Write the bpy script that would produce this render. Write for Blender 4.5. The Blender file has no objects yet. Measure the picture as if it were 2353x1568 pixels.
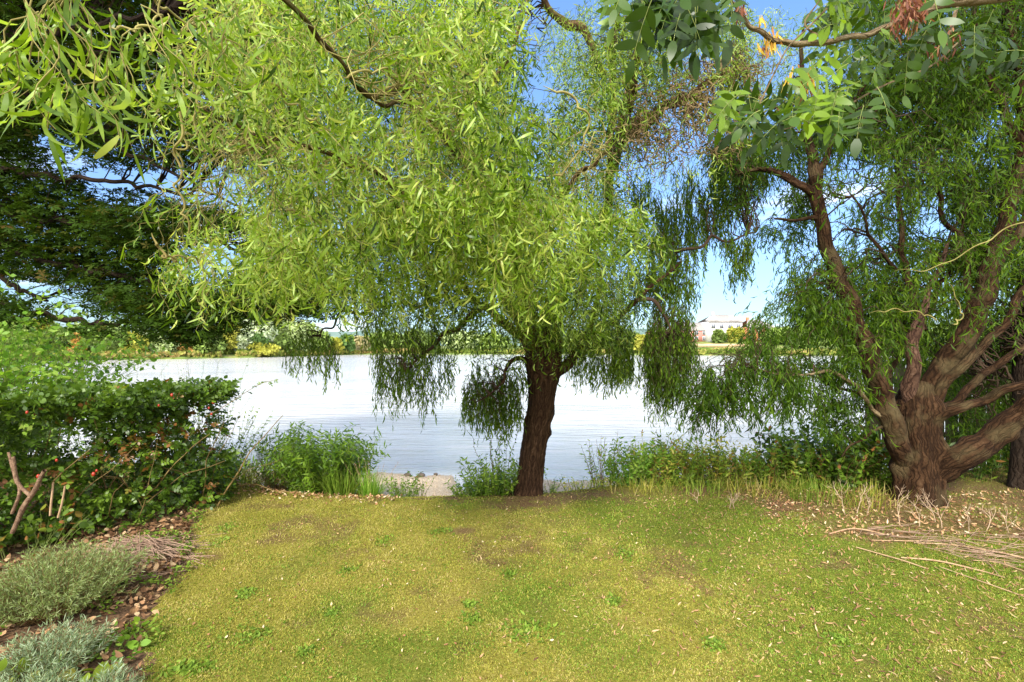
import bpy, math, random
import numpy as np
from math import radians, sin, cos, pi
random.seed(7)
rng = np.random.default_rng(11)
scene = bpy.context.scene
col = scene.collection

# ------------------------------------------------------------------ camera, sky, sun, exposure
F = 1100.0; CX = 1176.5; HY = 797.0; EYE = 1.6       # focal length, centre, horizon in a 2353 px wide frame
def at(px, py, d):
    return np.array([(px-CX)/F*d, d, EYE-(py-HY)/F*d])
cam_d = bpy.data.cameras.new('camera'); cam = bpy.data.objects.new('camera', cam_d); col.objects.link(cam)
cam.location = (0, 0, EYE); cam.rotation_euler = (radians(90), 0, 0)
cam_d.sensor_width = 36; cam_d.lens = 36*F/2353; cam_d.shift_y = (HY-784)/2353
cam_d.clip_start = 0.05; cam_d.clip_end = 6000
scene.camera = cam

SUN_EL = radians(38); LIGHT = np.array([0.30, 0.95]); LIGHT = LIGHT/np.linalg.norm(LIGHT)
to_sun = np.array([-LIGHT[0]*cos(SUN_EL), -LIGHT[1]*cos(SUN_EL), sin(SUN_EL)])
world = bpy.data.worlds.new('World'); scene.world = world; world.use_nodes = True
wn = world.node_tree; wn.nodes.clear()
w_out = wn.nodes.new('ShaderNodeOutputWorld'); w_bg = wn.nodes.new('ShaderNodeBackground')
sky = wn.nodes.new('ShaderNodeTexSky'); sky.sky_type = 'NISHITA'; sky.sun_disc = False
sky.sun_elevation = SUN_EL; sky.sun_rotation = math.atan2(to_sun[0], to_sun[1])
sky.air_density = 1.0; sky.dust_density = 0.3; sky.ozone_density = 2.0
hsv = wn.nodes.new('ShaderNodeHueSaturation'); hsv.inputs['Saturation'].default_value = 1.0
wtc = wn.nodes.new('ShaderNodeTexCoord'); wmp = wn.nodes.new('ShaderNodeMapping'); wmp.inputs['Scale'].default_value = (1.2, 1.2, 5)
wno = wn.nodes.new('ShaderNodeTexNoise'); wno.inputs['Scale'].default_value = 2.2; wno.inputs['Detail'].default_value = 7; wno.inputs['Roughness'].default_value = 0.55
wcr = wn.nodes.new('ShaderNodeValToRGB'); wcr.color_ramp.elements[0].position = 0.32; wcr.color_ramp.elements[1].position = 0.62
wcr.color_ramp.elements[1].color = (0.9, 0.9, 0.9, 1)
wmx = wn.nodes.new('ShaderNodeMix'); wmx.data_type = 'RGBA'; wmx.inputs[7].default_value = (11, 11, 11, 1)
L_ = wn.links.new
wsx = wn.nodes.new('ShaderNodeSeparateXYZ'); L_(wtc.outputs['Generated'], wsx.inputs[0])
wrm = wn.nodes.new('ShaderNodeValToRGB'); we = wrm.color_ramp.elements; we[0].position = 0.0; we[0].color = (0.42, 0.53, 0.68, 1); we[1].position = 0.75; we[1].color = (1.2, 1.45, 1.65, 1)
we2 = we.new(0.22); we2.color = (0.82, 0.92, 1.12, 1)
wml = wn.nodes.new('ShaderNodeMix'); wml.data_type = 'RGBA'; wml.blend_type = 'MULTIPLY'; wml.inputs[0].default_value = 1
L_(wsx.outputs[2], wrm.inputs[0]); L_(sky.outputs[0], wml.inputs[6]); L_(wrm.outputs[0], wml.inputs[7]); L_(wml.outputs[2], hsv.inputs['Color'])
L_(wtc.outputs['Generated'], wmp.inputs[0]); L_(wmp.outputs[0], wno.inputs['Vector'])
wma = wn.nodes.new('ShaderNodeMath'); wma.operation = 'MULTIPLY_ADD'; wma.inputs[1].default_value = -0.30   # unseen clouds added behind the camera to whiten the fill light
L_(wsx.outputs[1], wma.inputs[0]); L_(wno.outputs[0], wma.inputs[2]); L_(wma.outputs[0], wcr.inputs[0]); L_(wcr.outputs[0], wmx.inputs[0]); L_(hsv.outputs[0], wmx.inputs[6])
L_(wmx.outputs[2], w_bg.inputs[0]); L_(w_bg.outputs[0], w_out.inputs[0])
w_bg.inputs[1].default_value = 0.15

sun_d = bpy.data.lights.new('sun', 'SUN'); sun_d.energy = 3.7; sun_d.angle = radians(9); sun_d.color = (1.0, 0.95, 0.86)
sun = bpy.data.objects.new('sun', sun_d); col.objects.link(sun)
from mathutils import Vector
sun.rotation_euler = Vector(to_sun).to_track_quat('Z', 'Y').to_euler(); sun.location = (0, 0, 30)
vs = scene.view_settings; vs.view_transform = 'Standard'; vs.look = 'None'; vs.exposure = 0.72; vs.gamma = 1.0; vs.use_curve_mapping = False

# ------------------------------------------------------------------ node material helpers
MATS = {}
def new_mat(name):
    m = bpy.data.materials.new(name); m.use_nodes = True; m.node_tree.nodes.clear(); MATS[name] = m
    return m, m.node_tree.nodes, m.node_tree.links.new
def ramp(nd, stops):
    r = nd.new('ShaderNodeValToRGB'); e = r.color_ramp.elements
    while len(e) < len(stops): e.new(0.5)
    for i, (p, c) in enumerate(stops):
        e[i].position = p; e[i].color = (c[0], c[1], c[2], 1)
    return r
def leaf_mat(name, stops, trans=0.4, rough=0.45, spec=0.4, tcol=1.4):
    m, nd, ln = new_mat(name)
    a = nd.new('ShaderNodeAttribute'); a.attribute_name = 'tint'
    r = ramp(nd, stops); ln(a.outputs['Fac'], r.inputs[0])
    p = nd.new('ShaderNodeBsdfPrincipled'); p.inputs['Roughness'].default_value = rough
    p.inputs['Specular IOR Level'].default_value = spec
    t = nd.new('ShaderNodeBsdfTranslucent'); mx = nd.new('ShaderNodeMixShader'); mx.inputs[0].default_value = trans
    g = nd.new('ShaderNodeMix'); g.data_type = 'RGBA'; g.blend_type = 'MULTIPLY'; g.inputs[0].default_value = 1
    g.inputs[7].default_value = (tcol*1.05, tcol, tcol*0.45, 1)
    ln(r.outputs[0], p.inputs['Base Color']); ln(r.outputs[0], g.inputs[6]); ln(g.outputs[2], t.inputs[0])
    ln(p.outputs[0], mx.inputs[1]); ln(t.outputs[0], mx.inputs[2])
    o = nd.new('ShaderNodeOutputMaterial'); ln(mx.outputs[0], o.inputs[0])
    return m
def noise_mat(name, stops, scale=5, detail=6, rough=0.9, bump=0.3, stretch=(1, 1, 1), bscale=None, spec=0.2, dist=0.02):
    m, nd, ln = new_mat(name)
    tc = nd.new('ShaderNodeTexCoord'); mp = nd.new('ShaderNodeMapping'); mp.inputs['Scale'].default_value = stretch
    n = nd.new('ShaderNodeTexNoise'); n.inputs['Scale'].default_value = scale; n.inputs['Detail'].default_value = detail; n.inputs['Roughness'].default_value = 0.65
    ln(tc.outputs['Object'], mp.inputs[0]); ln(mp.outputs[0], n.inputs['Vector'])
    r = ramp(nd, stops); ln(n.outputs[0], r.inputs[0])
    p = nd.new('ShaderNodeBsdfPrincipled'); p.inputs['Roughness'].default_value = rough; p.inputs['Specular IOR Level'].default_value = spec
    ln(r.outputs[0], p.inputs['Base Color'])
    if bump:
        n2 = nd.new('ShaderNodeTexNoise'); n2.inputs['Scale'].default_value = bscale or scale*3; n2.inputs['Detail'].default_value = 5
        ln(mp.outputs[0], n2.inputs['Vector'])
        b = nd.new('ShaderNodeBump'); b.inputs['Strength'].default_value = bump; b.inputs['Distance'].default_value = dist
        ln(n2.outputs[0], b.inputs['Height']); ln(b.outputs[0], p.inputs['Normal'])
    o = nd.new('ShaderNodeOutputMaterial'); ln(p.outputs[0], o.inputs[0])
    return m
def bark_mat(name, c0, c1, c2, moss=None, scale=9):
    m, nd, ln = new_mat(name)
    a = nd.new('ShaderNodeAttribute'); a.attribute_name = 'buv'       # (around, along, 0) laid out on the limb in metres
    mp = nd.new('ShaderNodeMapping'); mp.inputs['Scale'].default_value = (scale*3.0, scale*0.36, 1)
    n0 = nd.new('ShaderNodeTexNoise'); n0.inputs['Scale'].default_value = 9; n0.inputs['Detail'].default_value = 5
    ln(a.outputs['Vector'], n0.inputs['Vector'])
    ad = nd.new('ShaderNodeMix'); ad.data_type = 'VECTOR'; ad.inputs[0].default_value = 0.09
    ln(a.outputs['Vector'], ad.inputs[4]); ln(n0.outputs['Color'], ad.inputs[5]); ln(ad.outputs[1], mp.inputs[0])
    v = nd.new('ShaderNodeTexVoronoi'); v.feature = 'DISTANCE_TO_EDGE'; v.inputs['Scale'].default_value = 1.0; v.inputs['Randomness'].default_value = 1.0; ln(mp.outputs[0], v.inputs['Vector'])
    cr = ramp(nd, [(0.0, (0.25, 0.25, 0.25)), (0.12, (0.7, 0.7, 0.7)), (0.5, (1, 1, 1))]); ln(v.outputs[0], cr.inputs[0])
    tcb = nd.new('ShaderNodeTexCoord'); n = nd.new('ShaderNodeTexNoise'); n.inputs['Scale'].default_value = scale*1.6; n.inputs['Detail'].default_value = 9; n.inputs['Roughness'].default_value = 0.75
    ln(tcb.outputs['Object'], n.inputs['Vector'])
    mu = nd.new('ShaderNodeMath'); mu.operation = 'MULTIPLY'; ln(cr.outputs[0], mu.inputs[0]); ln(n.outputs[0], mu.inputs[1])
    r = ramp(nd, [(0.10, c0), (0.42, c1), (0.68, c2)]); ln(mu.outputs[0], r.inputs[0])
    p = nd.new('ShaderNodeBsdfPrincipled'); p.inputs['Roughness'].default_value = 0.95; p.inputs['Specular IOR Level'].default_value = 0.15
    last = r.outputs[0]
    if moss:
        tc = nd.new('ShaderNodeTexCoord'); nm = nd.new('ShaderNodeTexNoise'); nm.inputs['Scale'].default_value = 4; nm.inputs['Detail'].default_value = 6
        ln(tc.outputs['Object'], nm.inputs['Vector'])
        rm = ramp(nd, [(0.5, (0, 0, 0)), (0.66, (0.75, 0.75, 0.75))]); ln(nm.outputs[0], rm.inputs[0])
        mx = nd.new('ShaderNodeMix'); mx.data_type = 'RGBA'; mx.inputs[7].default_value = (*moss, 1)
        ln(rm.outputs[0], mx.inputs[0]); ln(last, mx.inputs[6]); last = mx.outputs[2]
    ln(last, p.inputs['Base Color'])
    b = nd.new('ShaderNodeBump'); b.inputs['Strength'].default_value = 1.0; b.inputs['Distance'].default_value = 0.03
    ln(mu.outputs[0], b.inputs['Height']); ln(b.outputs[0], p.inputs['Normal'])
    o = nd.new('ShaderNodeOutputMaterial'); ln(p.outputs[0], o.inputs[0])
    return m

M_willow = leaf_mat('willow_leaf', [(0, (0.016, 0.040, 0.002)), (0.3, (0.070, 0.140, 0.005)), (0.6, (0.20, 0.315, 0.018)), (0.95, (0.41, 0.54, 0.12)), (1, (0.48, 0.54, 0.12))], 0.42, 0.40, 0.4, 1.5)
M_willow2 = leaf_mat('willow_leaf_shade', [(0, (0.030, 0.065, 0.005)), (0.5, (0.085, 0.16, 0.010)), (1, (0.20, 0.29, 0.02))], 0.45, 0.5, 0.2, 1.6)  # darker copy of the willow leaf, shade carried in the colour
M_oldwil = leaf_mat('old_willow_leaf', [(0, (0.020, 0.045, 0.004)), (0.5, (0.060, 0.125, 0.008)), (1, (0.17, 0.27, 0.018))], 0.45, 0.5, 0.2, 1.7)
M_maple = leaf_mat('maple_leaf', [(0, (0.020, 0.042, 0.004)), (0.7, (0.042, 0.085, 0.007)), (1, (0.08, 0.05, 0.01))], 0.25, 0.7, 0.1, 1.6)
M_ash = leaf_mat('ash_leaf', [(0, (0.020, 0.045, 0.004)), (0.4, (0.055, 0.115, 0.006)), (1, (0.20, 0.32, 0.018))], 0.35, 0.38, 0.35, 1.6)
M_rose = leaf_mat('rose_leaf', [(0, (0.030, 0.065, 0.006)), (0.5, (0.075, 0.145, 0.010)), (0.9, (0.19, 0.30, 0.025)), (1, (0.26, 0.11, 0.03))], 0.3, 0.42, 0.45, 1.5)
M_lime = leaf_mat('lime_leaf', [(0, (0.14, 0.30, 0.03)), (0.6, (0.28, 0.48, 0.06)), (1, (0.46, 0.6, 0.12))], 0.45, 0.45, 0.4, 1.5)
M_scrub = leaf_mat('scrub_leaf', [(0, (0.11, 0.22, 0.02)), (0.5, (0.24, 0.37, 0.035)), (0.85, (0.42, 0.48, 0.07)), (1, (0.40, 0.22, 0.06))], 0.4, 0.5, 0.3, 1.4)
M_bushg = leaf_mat('bush_leaf', [(0, (0.06, 0.13, 0.010)), (0.6, (0.14, 0.25, 0.015)), (1, (0.28, 0.40, 0.04))], 0.38, 0.5, 0.35, 1.4)
M_bushl = leaf_mat('light_bush_leaf', [(0, (0.09, 0.20, 0.02)), (0.6, (0.20, 0.36, 0.035)), (1, (0.36, 0.48, 0.08))], 0.4, 0.5, 0.3, 1.4)
M_weed = leaf_mat('lawn_weed_leaf', [(0, (0.09, 0.16, 0.015)), (0.6, (0.17, 0.27, 0.03)), (1, (0.28, 0.38, 0.05))], 0.3, 0.6, 0.2, 1.3)
M_lav = leaf_mat('lavender_leaf', [(0, (0.13, 0.19, 0.08)), (0.6, (0.26, 0.34, 0.17)), (1, (0.42, 0.50, 0.34))], 0.2, 0.7, 0.2, 1.2)
M_lavg = leaf_mat('lavender_green_leaf', [(0, (0.12, 0.17, 0.04)), (0.5, (0.22, 0.29, 0.08)), (1, (0.36, 0.42, 0.20))], 0.2, 0.7, 0.2, 1.2)
M_straw = leaf_mat('dry_leaf', [(0, (0.16, 0.07, 0.03)), (0.35, (0.40, 0.20, 0.10)), (0.7, (0.58, 0.36, 0.18)), (1, (0.78, 0.62, 0.40))], 0.15, 0.75, 0.2, 1.1)
M_bedleaf = leaf_mat('bed_dry_leaf', [(0, (0.09, 0.045, 0.022)), (0.4, (0.27, 0.14, 0.07)), (0.75, (0.48, 0.28, 0.14)), (1, (0.62, 0.45, 0.26))], 0.15, 0.75, 0.2, 1.1)
M_grass = leaf_mat('grass_blade', [(0, (0.14, 0.17, 0.018)), (0.35, (0.32, 0.31, 0.045)), (0.7, (0.42, 0.38, 0.08)), (1, (0.54, 0.43, 0.18))], 0.25, 0.8, 0.15, 1.2)
M_grassg = leaf_mat('green_grass_blade', [(0, (0.09, 0.17, 0.014)), (0.6, (0.19, 0.30, 0.030)), (1, (0.34, 0.38, 0.07))], 0.3, 0.7, 0.2, 1.3)
M_keys = leaf_mat('dry_ash_key', [(0, (0.10, 0.028, 0.015)), (0.5, (0.22, 0.075, 0.04)), (1, (0.42, 0.20, 0.10))], 0.3, 0.6, 0.3, 1.4)
M_keysy = leaf_mat('yellow_ash_key', [(0, (0.34, 0.12, 0.02)), (0.5, (0.62, 0.38, 0.04)), (1, (0.75, 0.55, 0.08))], 0.3, 0.6, 0.3, 1.3)
M_yell = leaf_mat('yellowing_leaf', [(0, (0.20, 0.34, 0.04)), (0.5, (0.42, 0.48, 0.05)), (1, (0.62, 0.50, 0.08))], 0.3, 0.5, 0.3, 1.2)
B_cw = bark_mat('willow_bark', (0.018, 0.008, 0.004), (0.070, 0.036, 0.018), (0.17, 0.10, 0.06), moss=None, scale=13)
B_cwl = bark_mat('willow_limb_bark', (0.05, 0.028, 0.014), (0.15, 0.09, 0.045), (0.27, 0.19, 0.09), moss=(0.13, 0.13, 0.025), scale=14)
B_rw = bark_mat('old_willow_bark', (0.012, 0.005, 0.002), (0.055, 0.027, 0.012), (0.15, 0.085, 0.045), moss=(0.10, 0.075, 0.035), scale=12)
B_stub = bark_mat('pale_willow_bark', (0.03, 0.014, 0.01), (0.13, 0.07, 0.045), (0.27, 0.17, 0.115), scale=13)
B_map = bark_mat('maple_bark', (0.02, 0.012, 0.008), (0.045, 0.03, 0.02), (0.08, 0.06, 0.045), scale=10)
B_ash = bark_mat('ash_bark', (0.16, 0.11, 0.06), (0.27, 0.20, 0.11), (0.36, 0.29, 0.18), scale=16)
M_twig = noise_mat('willow_twig', [(0.3, (0.17, 0.13, 0.04)), (0.7, (0.36, 0.32, 0.11))], 6, bump=0)
M_twigb = noise_mat('brown_twig', [(0.3, (0.11, 0.075, 0.035)), (0.7, (0.27, 0.19, 0.09))], 6, bump=0)
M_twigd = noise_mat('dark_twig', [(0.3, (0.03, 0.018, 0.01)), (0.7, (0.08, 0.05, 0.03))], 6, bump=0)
M_gstem = noise_mat('green_stem', [(0.3, (0.12, 0.17, 0.04)), (0.7, (0.25, 0.28, 0.08))], 6, bump=0)
M_rstem = noise_mat('red_brown_stem', [(0.3, (0.14, 0.08, 0.03)), (0.7, (0.26, 0.19, 0.07))], 6, bump=0)
M_drystem = noise_mat('dry_stem', [(0.3, (0.30, 0.18, 0.10)), (0.7, (0.52, 0.36, 0.21))], 9, bump=0.2)
M_paledry = noise_mat('pale_dry_stem', [(0.3, (0.38, 0.26, 0.17)), (0.7, (0.62, 0.46, 0.31))], 9, bump=0.2)
M_pile = noise_mat('dead_stalk', [(0.3, (0.20, 0.12, 0.085)), (0.7, (0.44, 0.30, 0.21))], 9, bump=0.2)

# ------------------------------------------------------------------ mesh helpers
class Q:
    """collects vertex / quad arrays and links them as ONE mesh object"""
    def __init__(s): s.v = []; s.f = []; s.t = []; s.u = []; s.n = 0
    def add(s, v, f, t=None, u=None):
        v = np.asarray(v, float).reshape(-1, 3); s.v.append(v); s.f.append(np.asarray(f, int).reshape(-1, 4)+s.n); s.n += len(v)
        s.t.append(np.full(len(v), 0.5) if t is None else np.asarray(t, float).reshape(-1))
        s.u.append(np.zeros((len(v), 3)) if u is None else u)
    def build(s, name, mat, parent=None, smooth=True, loc=None):
        v = np.concatenate(s.v); f = np.concatenate(s.f); t = np.concatenate(s.t); u = np.concatenate(s.u)
        base = np.array(parent['_base']) if parent is not None and '_base' in parent else (np.array(loc) if loc is not None else np.zeros(3))
        return raw_mesh(name, v-base, f, t, u, mat, parent, smooth, base if parent is None else None)
def raw_mesh(name, v, f, t, u, mat, parent, smooth, loc):
    me = bpy.data.meshes.new(name); nf = len(f)
    me.vertices.add(len(v)); me.vertices.foreach_set('co', np.ascontiguousarray(v, np.float32).ravel())
    me.loops.add(nf*4); me.loops.foreach_set('vertex_index', np.ascontiguousarray(f, np.int32).ravel())
    me.polygons.add(nf); me.polygons.foreach_set('loop_start', np.arange(0, nf*4, 4, dtype=np.int32))
    me.polygons.foreach_set('loop_total', np.full(nf, 4, np.int32))
    if smooth: me.polygons.foreach_set('use_smooth', np.ones(nf, bool))
    a = me.attributes.new('tint', 'FLOAT', 'POINT'); a.data.foreach_set('value', np.ascontiguousarray(t, np.float32))
    if np.any(u):
        b = me.attributes.new('buv', 'FLOAT_VECTOR', 'POINT'); b.data.foreach_set('vector', np.ascontiguousarray(u, np.float32).ravel())
    me.update(calc_edges=True); me.validate()
    me.materials.append(mat)
    o = bpy.data.objects.new(name, me); col.objects.link(o)
    if parent is not None: o.parent = parent
    if loc is not None: o.location = tuple(loc)
    return o
def thing(name, label, cat, loc=(0, 0, 0), group=None):
    o = bpy.data.objects.new(name, None); col.objects.link(o); o.location = tuple(float(c) for c in loc)
    o.empty_display_size = 0.1
    o['label'] = label; o['category'] = cat; o['_base'] = [float(c) for c in loc]
    if group: o['group'] = group
    return o
def tag(o, label=None, cat=None, group=None, kind=None):
    if label: o['label'] = label
    if cat: o['category'] = cat
    if group: o['group'] = group
    if kind: o['kind'] = kind
    return o
def nrm(a): return a/(np.linalg.norm(a, axis=-1, keepdims=True)+1e-9)
def rvec(n): return nrm(rng.normal(size=(n, 3)))
DOWN = np.array([0, 0, -1.0])

def leaves(q, P, D, N, L, W, curl=0.8, twist=0.5, S=4, tint=None, shape='lance', fold=0.0):
    """P base, D direction, N facing; each leaf a curved blade of S-1 quads"""
    n = len(P)
    if n == 0: return
    D = nrm(D); N = nrm(N-(N*D).sum(1, keepdims=True)*D); s = np.cross(D, N)
    L = np.broadcast_to(L, n); W = np.broadcast_to(W, n); c = np.broadcast_to(curl, n)*rng.normal(0.2, 1, n)
    tw = twist*rng.normal(0, 1, n)
    ts = np.linspace(0, 1, S)
    prof = {'lance': lambda t: np.sin(pi*min(1, t*0.93+0.07))**0.8*(1-0.35*t), 'ovate': lambda t: np.sin(pi*(t*0.96+0.04)**0.75)**0.7,
            'blade': lambda t: (1-t)**0.6, 'flat': lambda t: 1.0}[shape]
    V = np.zeros((n, S, 2, 3)); pos = P.copy(); th_prev = 0
    for k, t in enumerate(ts):
        th = c*t*1.3
        if k > 0:
            dt = ts[k]-ts[k-1]; tm = c*(t-dt/2)*1.3
            pos = pos+(D*np.cos(tm)[:, None]+N*np.sin(tm)[:, None])*(L*dt)[:, None]
        nn = N*np.cos(th)[:, None]-D*np.sin(th)[:, None]
        a = tw*t; ss = s*np.cos(a)[:, None]+nn*np.sin(a)[:, None]
        w = (W*0.5*max(0.03, prof(t)))[:, None]
        V[:, k, 0] = pos-ss*w; V[:, k, 1] = pos+ss*w
    idx = np.arange(n)[:, None]*(S*2)+np.arange(S-1)[None]*2
    f = np.stack([idx, idx+1, idx+3, idx+2], -1).reshape(-1, 4)
    if tint is None: tint = rng.random(n)
    q.add(V.reshape(-1, 3), f, np.repeat(tint, S*2))

def tubes(q, P, R, sides=3, tint=None):
    """many thin tubes at once: P (N,K,3), R (N,K)"""
    N, K, _ = P.shape
    T = nrm(np.gradient(P, axis=1)); ref = np.where(np.abs(T[:, :1, 2:3]) > 0.9, np.array([1.0, 0, 0]), np.array([0, 0, 1.0]))
    ref = np.broadcast_to(ref, T.shape); A = nrm(np.cross(T, ref)); B = np.cross(T, A)
    an = np.arange(sides)*2*pi/sides
    V = P[:, :, None]+R[:, :, None, None]*(A[:, :, None]*np.cos(an)[None, None, :, None]+B[:, :, None]*np.sin(an)[None, None, :, None])
    i = np.arange(N)[:, None, None]*K*sides+np.arange(K-1)[None, :, None]*sides
    j = np.arange(sides)[None, None]; j2 = (j+1) % sides
    f = np.stack([i+j, i+j2, i+sides+j2, i+sides+j], -1).reshape(-1, 4)
    t = np.repeat(rng.random(N) if tint is None else tint, K*sides)
    q.add(V.reshape(-1, 3), f, t)

def spline(pts, n):
    """Catmull-Rom through rows of pts (any columns)"""
    p = np.asarray(pts, float); p = np.vstack([2*p[0]-p[1], p, 2*p[-1]-p[-2]]); m = len(p)-3
    u = np.linspace(0, m-1e-6, n); i = u.astype(int); t = (u-i)[:, None]
    a, b, c, d = p[i], p[i+1], p[i+2], p[i+3]
    return 0.5*((2*b)+(-a+c)*t+(2*a-5*b+4*c-d)*t*t+(-a+3*b-3*c+d)*t**3)

def limb(q, pts, sides=14, per_m=22, ridge=0.08, knots=0.0, flare=0, seed=0, wob=0.0):
    """pts rows x,y,z,radius: one barked limb with ridges running along it"""
    pts = np.asarray(pts, float); ln = np.linalg.norm(np.diff(pts[:, :3], axis=0), axis=1).sum()
    n = max(6, int(ln*per_m)); sp = spline(pts, n); P = sp[:, :3]; R = np.maximum(sp[:, 3], 0.002)
    rs = np.random.default_rng(seed+5)
    if wob:
        k = np.linspace(0, ln, n)
        for a in range(3):
            P[:, a] += wob*np.sin(k*(5+3*a)+rs.random()*6)*np.minimum(1, k*3)*0.6+wob*0.5*np.sin(k*(13+2*a)+rs.random()*6)*np.minimum(1, k*3)
    s = np.concatenate([[0], np.cumsum(np.linalg.norm(np.diff(P, axis=0), axis=1))])
    T = nrm(np.gradient(P, axis=0)); A = np.zeros_like(P); a = np.cross(T[0], [0.31, 0.2, 0.93] if abs(T[0, 2]) < 0.9 else [1, 0, 0]); a /= np.linalg.norm(a)
    for k in range(n):
        a = a-T[k]*a.dot(T[k]); a /= np.linalg.norm(a); A[k] = a
    B = np.cross(T, A); an = np.arange(sides)*2*pi/sides
    rr = np.ones((n, sides))
    for m_, am in ((3, 0.5), (5, 0.6), (9, 0.5), (14, 0.4)):
        if m_*2 <= sides: rr += ridge*am*np.sin(m_*an[None]+rs.random()*6+1.3*np.sin(s[:, None]*2.2+m_))
    rr += ridge*0.6*(rs.random((n, sides))-0.5)
    for kk in range(int(knots)):
        sk = rs.random()*ln; ak = rs.random()*2*pi; w = 0.06+rs.random()*0.05
        rr += 0.35*np.exp(-((s[:, None]-sk)/w)**2)*np.exp(-((np.angle(np.exp(1j*(an[None]-ak))))/0.5)**2)
    if flare: rr += flare*np.exp(-s[:, None]/0.10)*(1+0.5*np.sin(5*an[None]+1))
    V = P[:, None]+(R[:, None]*rr)[:, :, None]*(A[:, None]*np.cos(an)[None, :, None]+B[:, None]*np.sin(an)[None, :, None])
    i = np.arange(n-1)[:, None]*sides; j = np.arange(sides)[None]; j2 = (j+1) % sides
    f = np.stack([i+j, i+j2, i+sides+j2, i+sides+j], -1).reshape(-1, 4)
    # closed tip
    U = np.zeros((n, sides, 3)); r0 = R.mean()
    U[..., 0] = (np.abs(an-pi))[None]*r0*1.0; U[..., 1] = s[:, None]; U[..., 2] = seed*0.37
    q.add(V.reshape(-1, 3), f, None, U.reshape(-1, 3))
    tip = np.vstack([V[-1], P[-1:]+T[-1:]*R[-1]*0.5]); e = np.array([[j, (j+1) % sides, sides, sides] for j in range(sides)])
    return P, R

def cap_quads(q, ring, c):
    n = len(ring); q.add(np.vstack([ring, c[None]]), [[j, (j+1) % n, (j+2) % n, n] for j in range(0, n-1, 2)])

def value_noise(x, y, sc, seed=0):
    r = np.random.default_rng(seed).random((64, 64)); x = x/sc+100; y = y/sc+100
    i = np.floor(x).astype(int); j = np.floor(y).astype(int); fx = x-i; fy = y-j; fx = fx*fx*(3-2*fx); fy = fy*fy*(3-2*fy)
    g = lambda a, b: r[a % 64, b % 64]
    return (g(i, j)*(1-fx)+g(i+1, j)*fx)*(1-fy)+(g(i, j+1)*(1-fx)+g(i+1, j+1)*fx)*fy
def inpoly(x, y, poly):
    c = np.zeros(len(x), bool); n = len(poly)
    for i in range(n):
        x1, y1 = poly[i]; x2, y2 = poly[(i+1) % n]
        if y1 == y2: continue
        k = ((y1 > y) != (y2 > y)) & (x < (x2-x1)*(y-y1)/(y2-y1)+x1); c ^= k
    return c
def sample_poly(poly, n, d0, d1, hole=0.0, hs=70, seed=1, dpow=1.0, holes=()):
    """n points filling an outline of a crown, spread between distances d0 and d1"""
    p = np.array(poly, float); out = []
    lo = p.min(0); hi = p.max(0); tot = 0
    while tot < n:
        x = rng.uniform(lo[0], hi[0], n*2); y = rng.uniform(lo[1], hi[1], n*2)
        k = inpoly(x, y, poly)
        if hole: k &= (value_noise(x, y, hs, seed)*0.65+value_noise(x, y, hs*0.4, seed+1)*0.35) > hole
        for h in holes:
            k &= ~inpoly(x+rng.normal(0, 6, len(x)), y+rng.normal(0, 6, len(x)), h)
        out.append(np.stack([x[k], y[k]], 1)); tot += k.sum()
    xy = np.concatenate(out)[:n]; d = d0+(d1-d0)*rng.random(n)**dpow
    return np.stack([(xy[:, 0]-CX)/F*d, d, EYE-(xy[:, 1]-HY)/F*d], 1)

def strands(P0, D0, L, K, droop=3.0, cork=0.5, freq=2*pi/0.16, wig=0.3):
    """curling shoots: returns positions (N,K,3) and directions"""
    n = len(P0); L = np.broadcast_to(L, n); step = L/(K-1); P = np.zeros((n, K, 3)); P[:, 0] = P0; d = nrm(D0.copy()); DD = np.zeros_like(P)
    ph = rng.random(n)*2*pi; fr = freq*rng.uniform(0.6, 1.5, n); am = cork*rng.uniform(0.4, 1.4, n)
    for k in range(K):
        a = nrm(np.cross(d, [0.3, 0.8, 0.5])); b = np.cross(d, a)
        an = ph+fr*k*step; off = a*(np.cos(an)*am)[:, None]+b*(np.sin(an*0.83)*am)[:, None]
        dd = nrm(d+off); DD[:, k] = dd
        if k < K-1: P[:, k+1] = P[:, k]+dd*step[:, None]
        d = nrm(d+(DOWN*droop+rng.normal(0, wig, (n, 3)))*step[:, None]*1.0)
    return P, DD

def leaf_strands(ql, qt, P0, D0, L, K, leafL, leafW, S=4, droop=3.0, cork=0.4, per=1, tint=None, twr=0.0014, keep=1.0, start=0,
                 curl=0.9, twist=0.8, down=0.6, spread=0.8, twig_every=1, shape='lance', freq=2*pi/0.16, wig=0.3, tsd=0.18, sides=3, jit=0.3):
    P, D = strands(P0, D0, L, K, droop, cork, freq, wig); n = len(P0)
    if tint is None: tint = rng.random(n)
    for r in range(per):
        b = P[:, start:].reshape(-1, 3); d = D[:, start:].reshape(-1, 3); k = rng.random(len(b)) < keep
        tt = np.repeat(tint, K-start)[k]; b = b[k]; d = d[k]; m = len(b)
        s = rvec(m); s = nrm(s-(s*d).sum(1, keepdims=True)*d)
        ld = nrm(d*0.6+s*spread+DOWN*down)
        ll = leafL*rng.uniform(0.6, 1.25, m)
        leaves(ql, b, ld, rvec(m), ll, ll*leafW*rng.uniform(0.8, 1.2, m), curl, twist, S, np.clip(tt*0.5+0.25+rng.normal(0, tsd, m), 0, 1), shape)
    if qt is not None and twig_every:
        kk = np.arange(0, n, twig_every); R = twr*np.linspace(1.4, 0.4, K)[None]*np.ones((len(kk), 1))
        tubes(qt, P[kk], R, sides)
    return P, D

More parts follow.
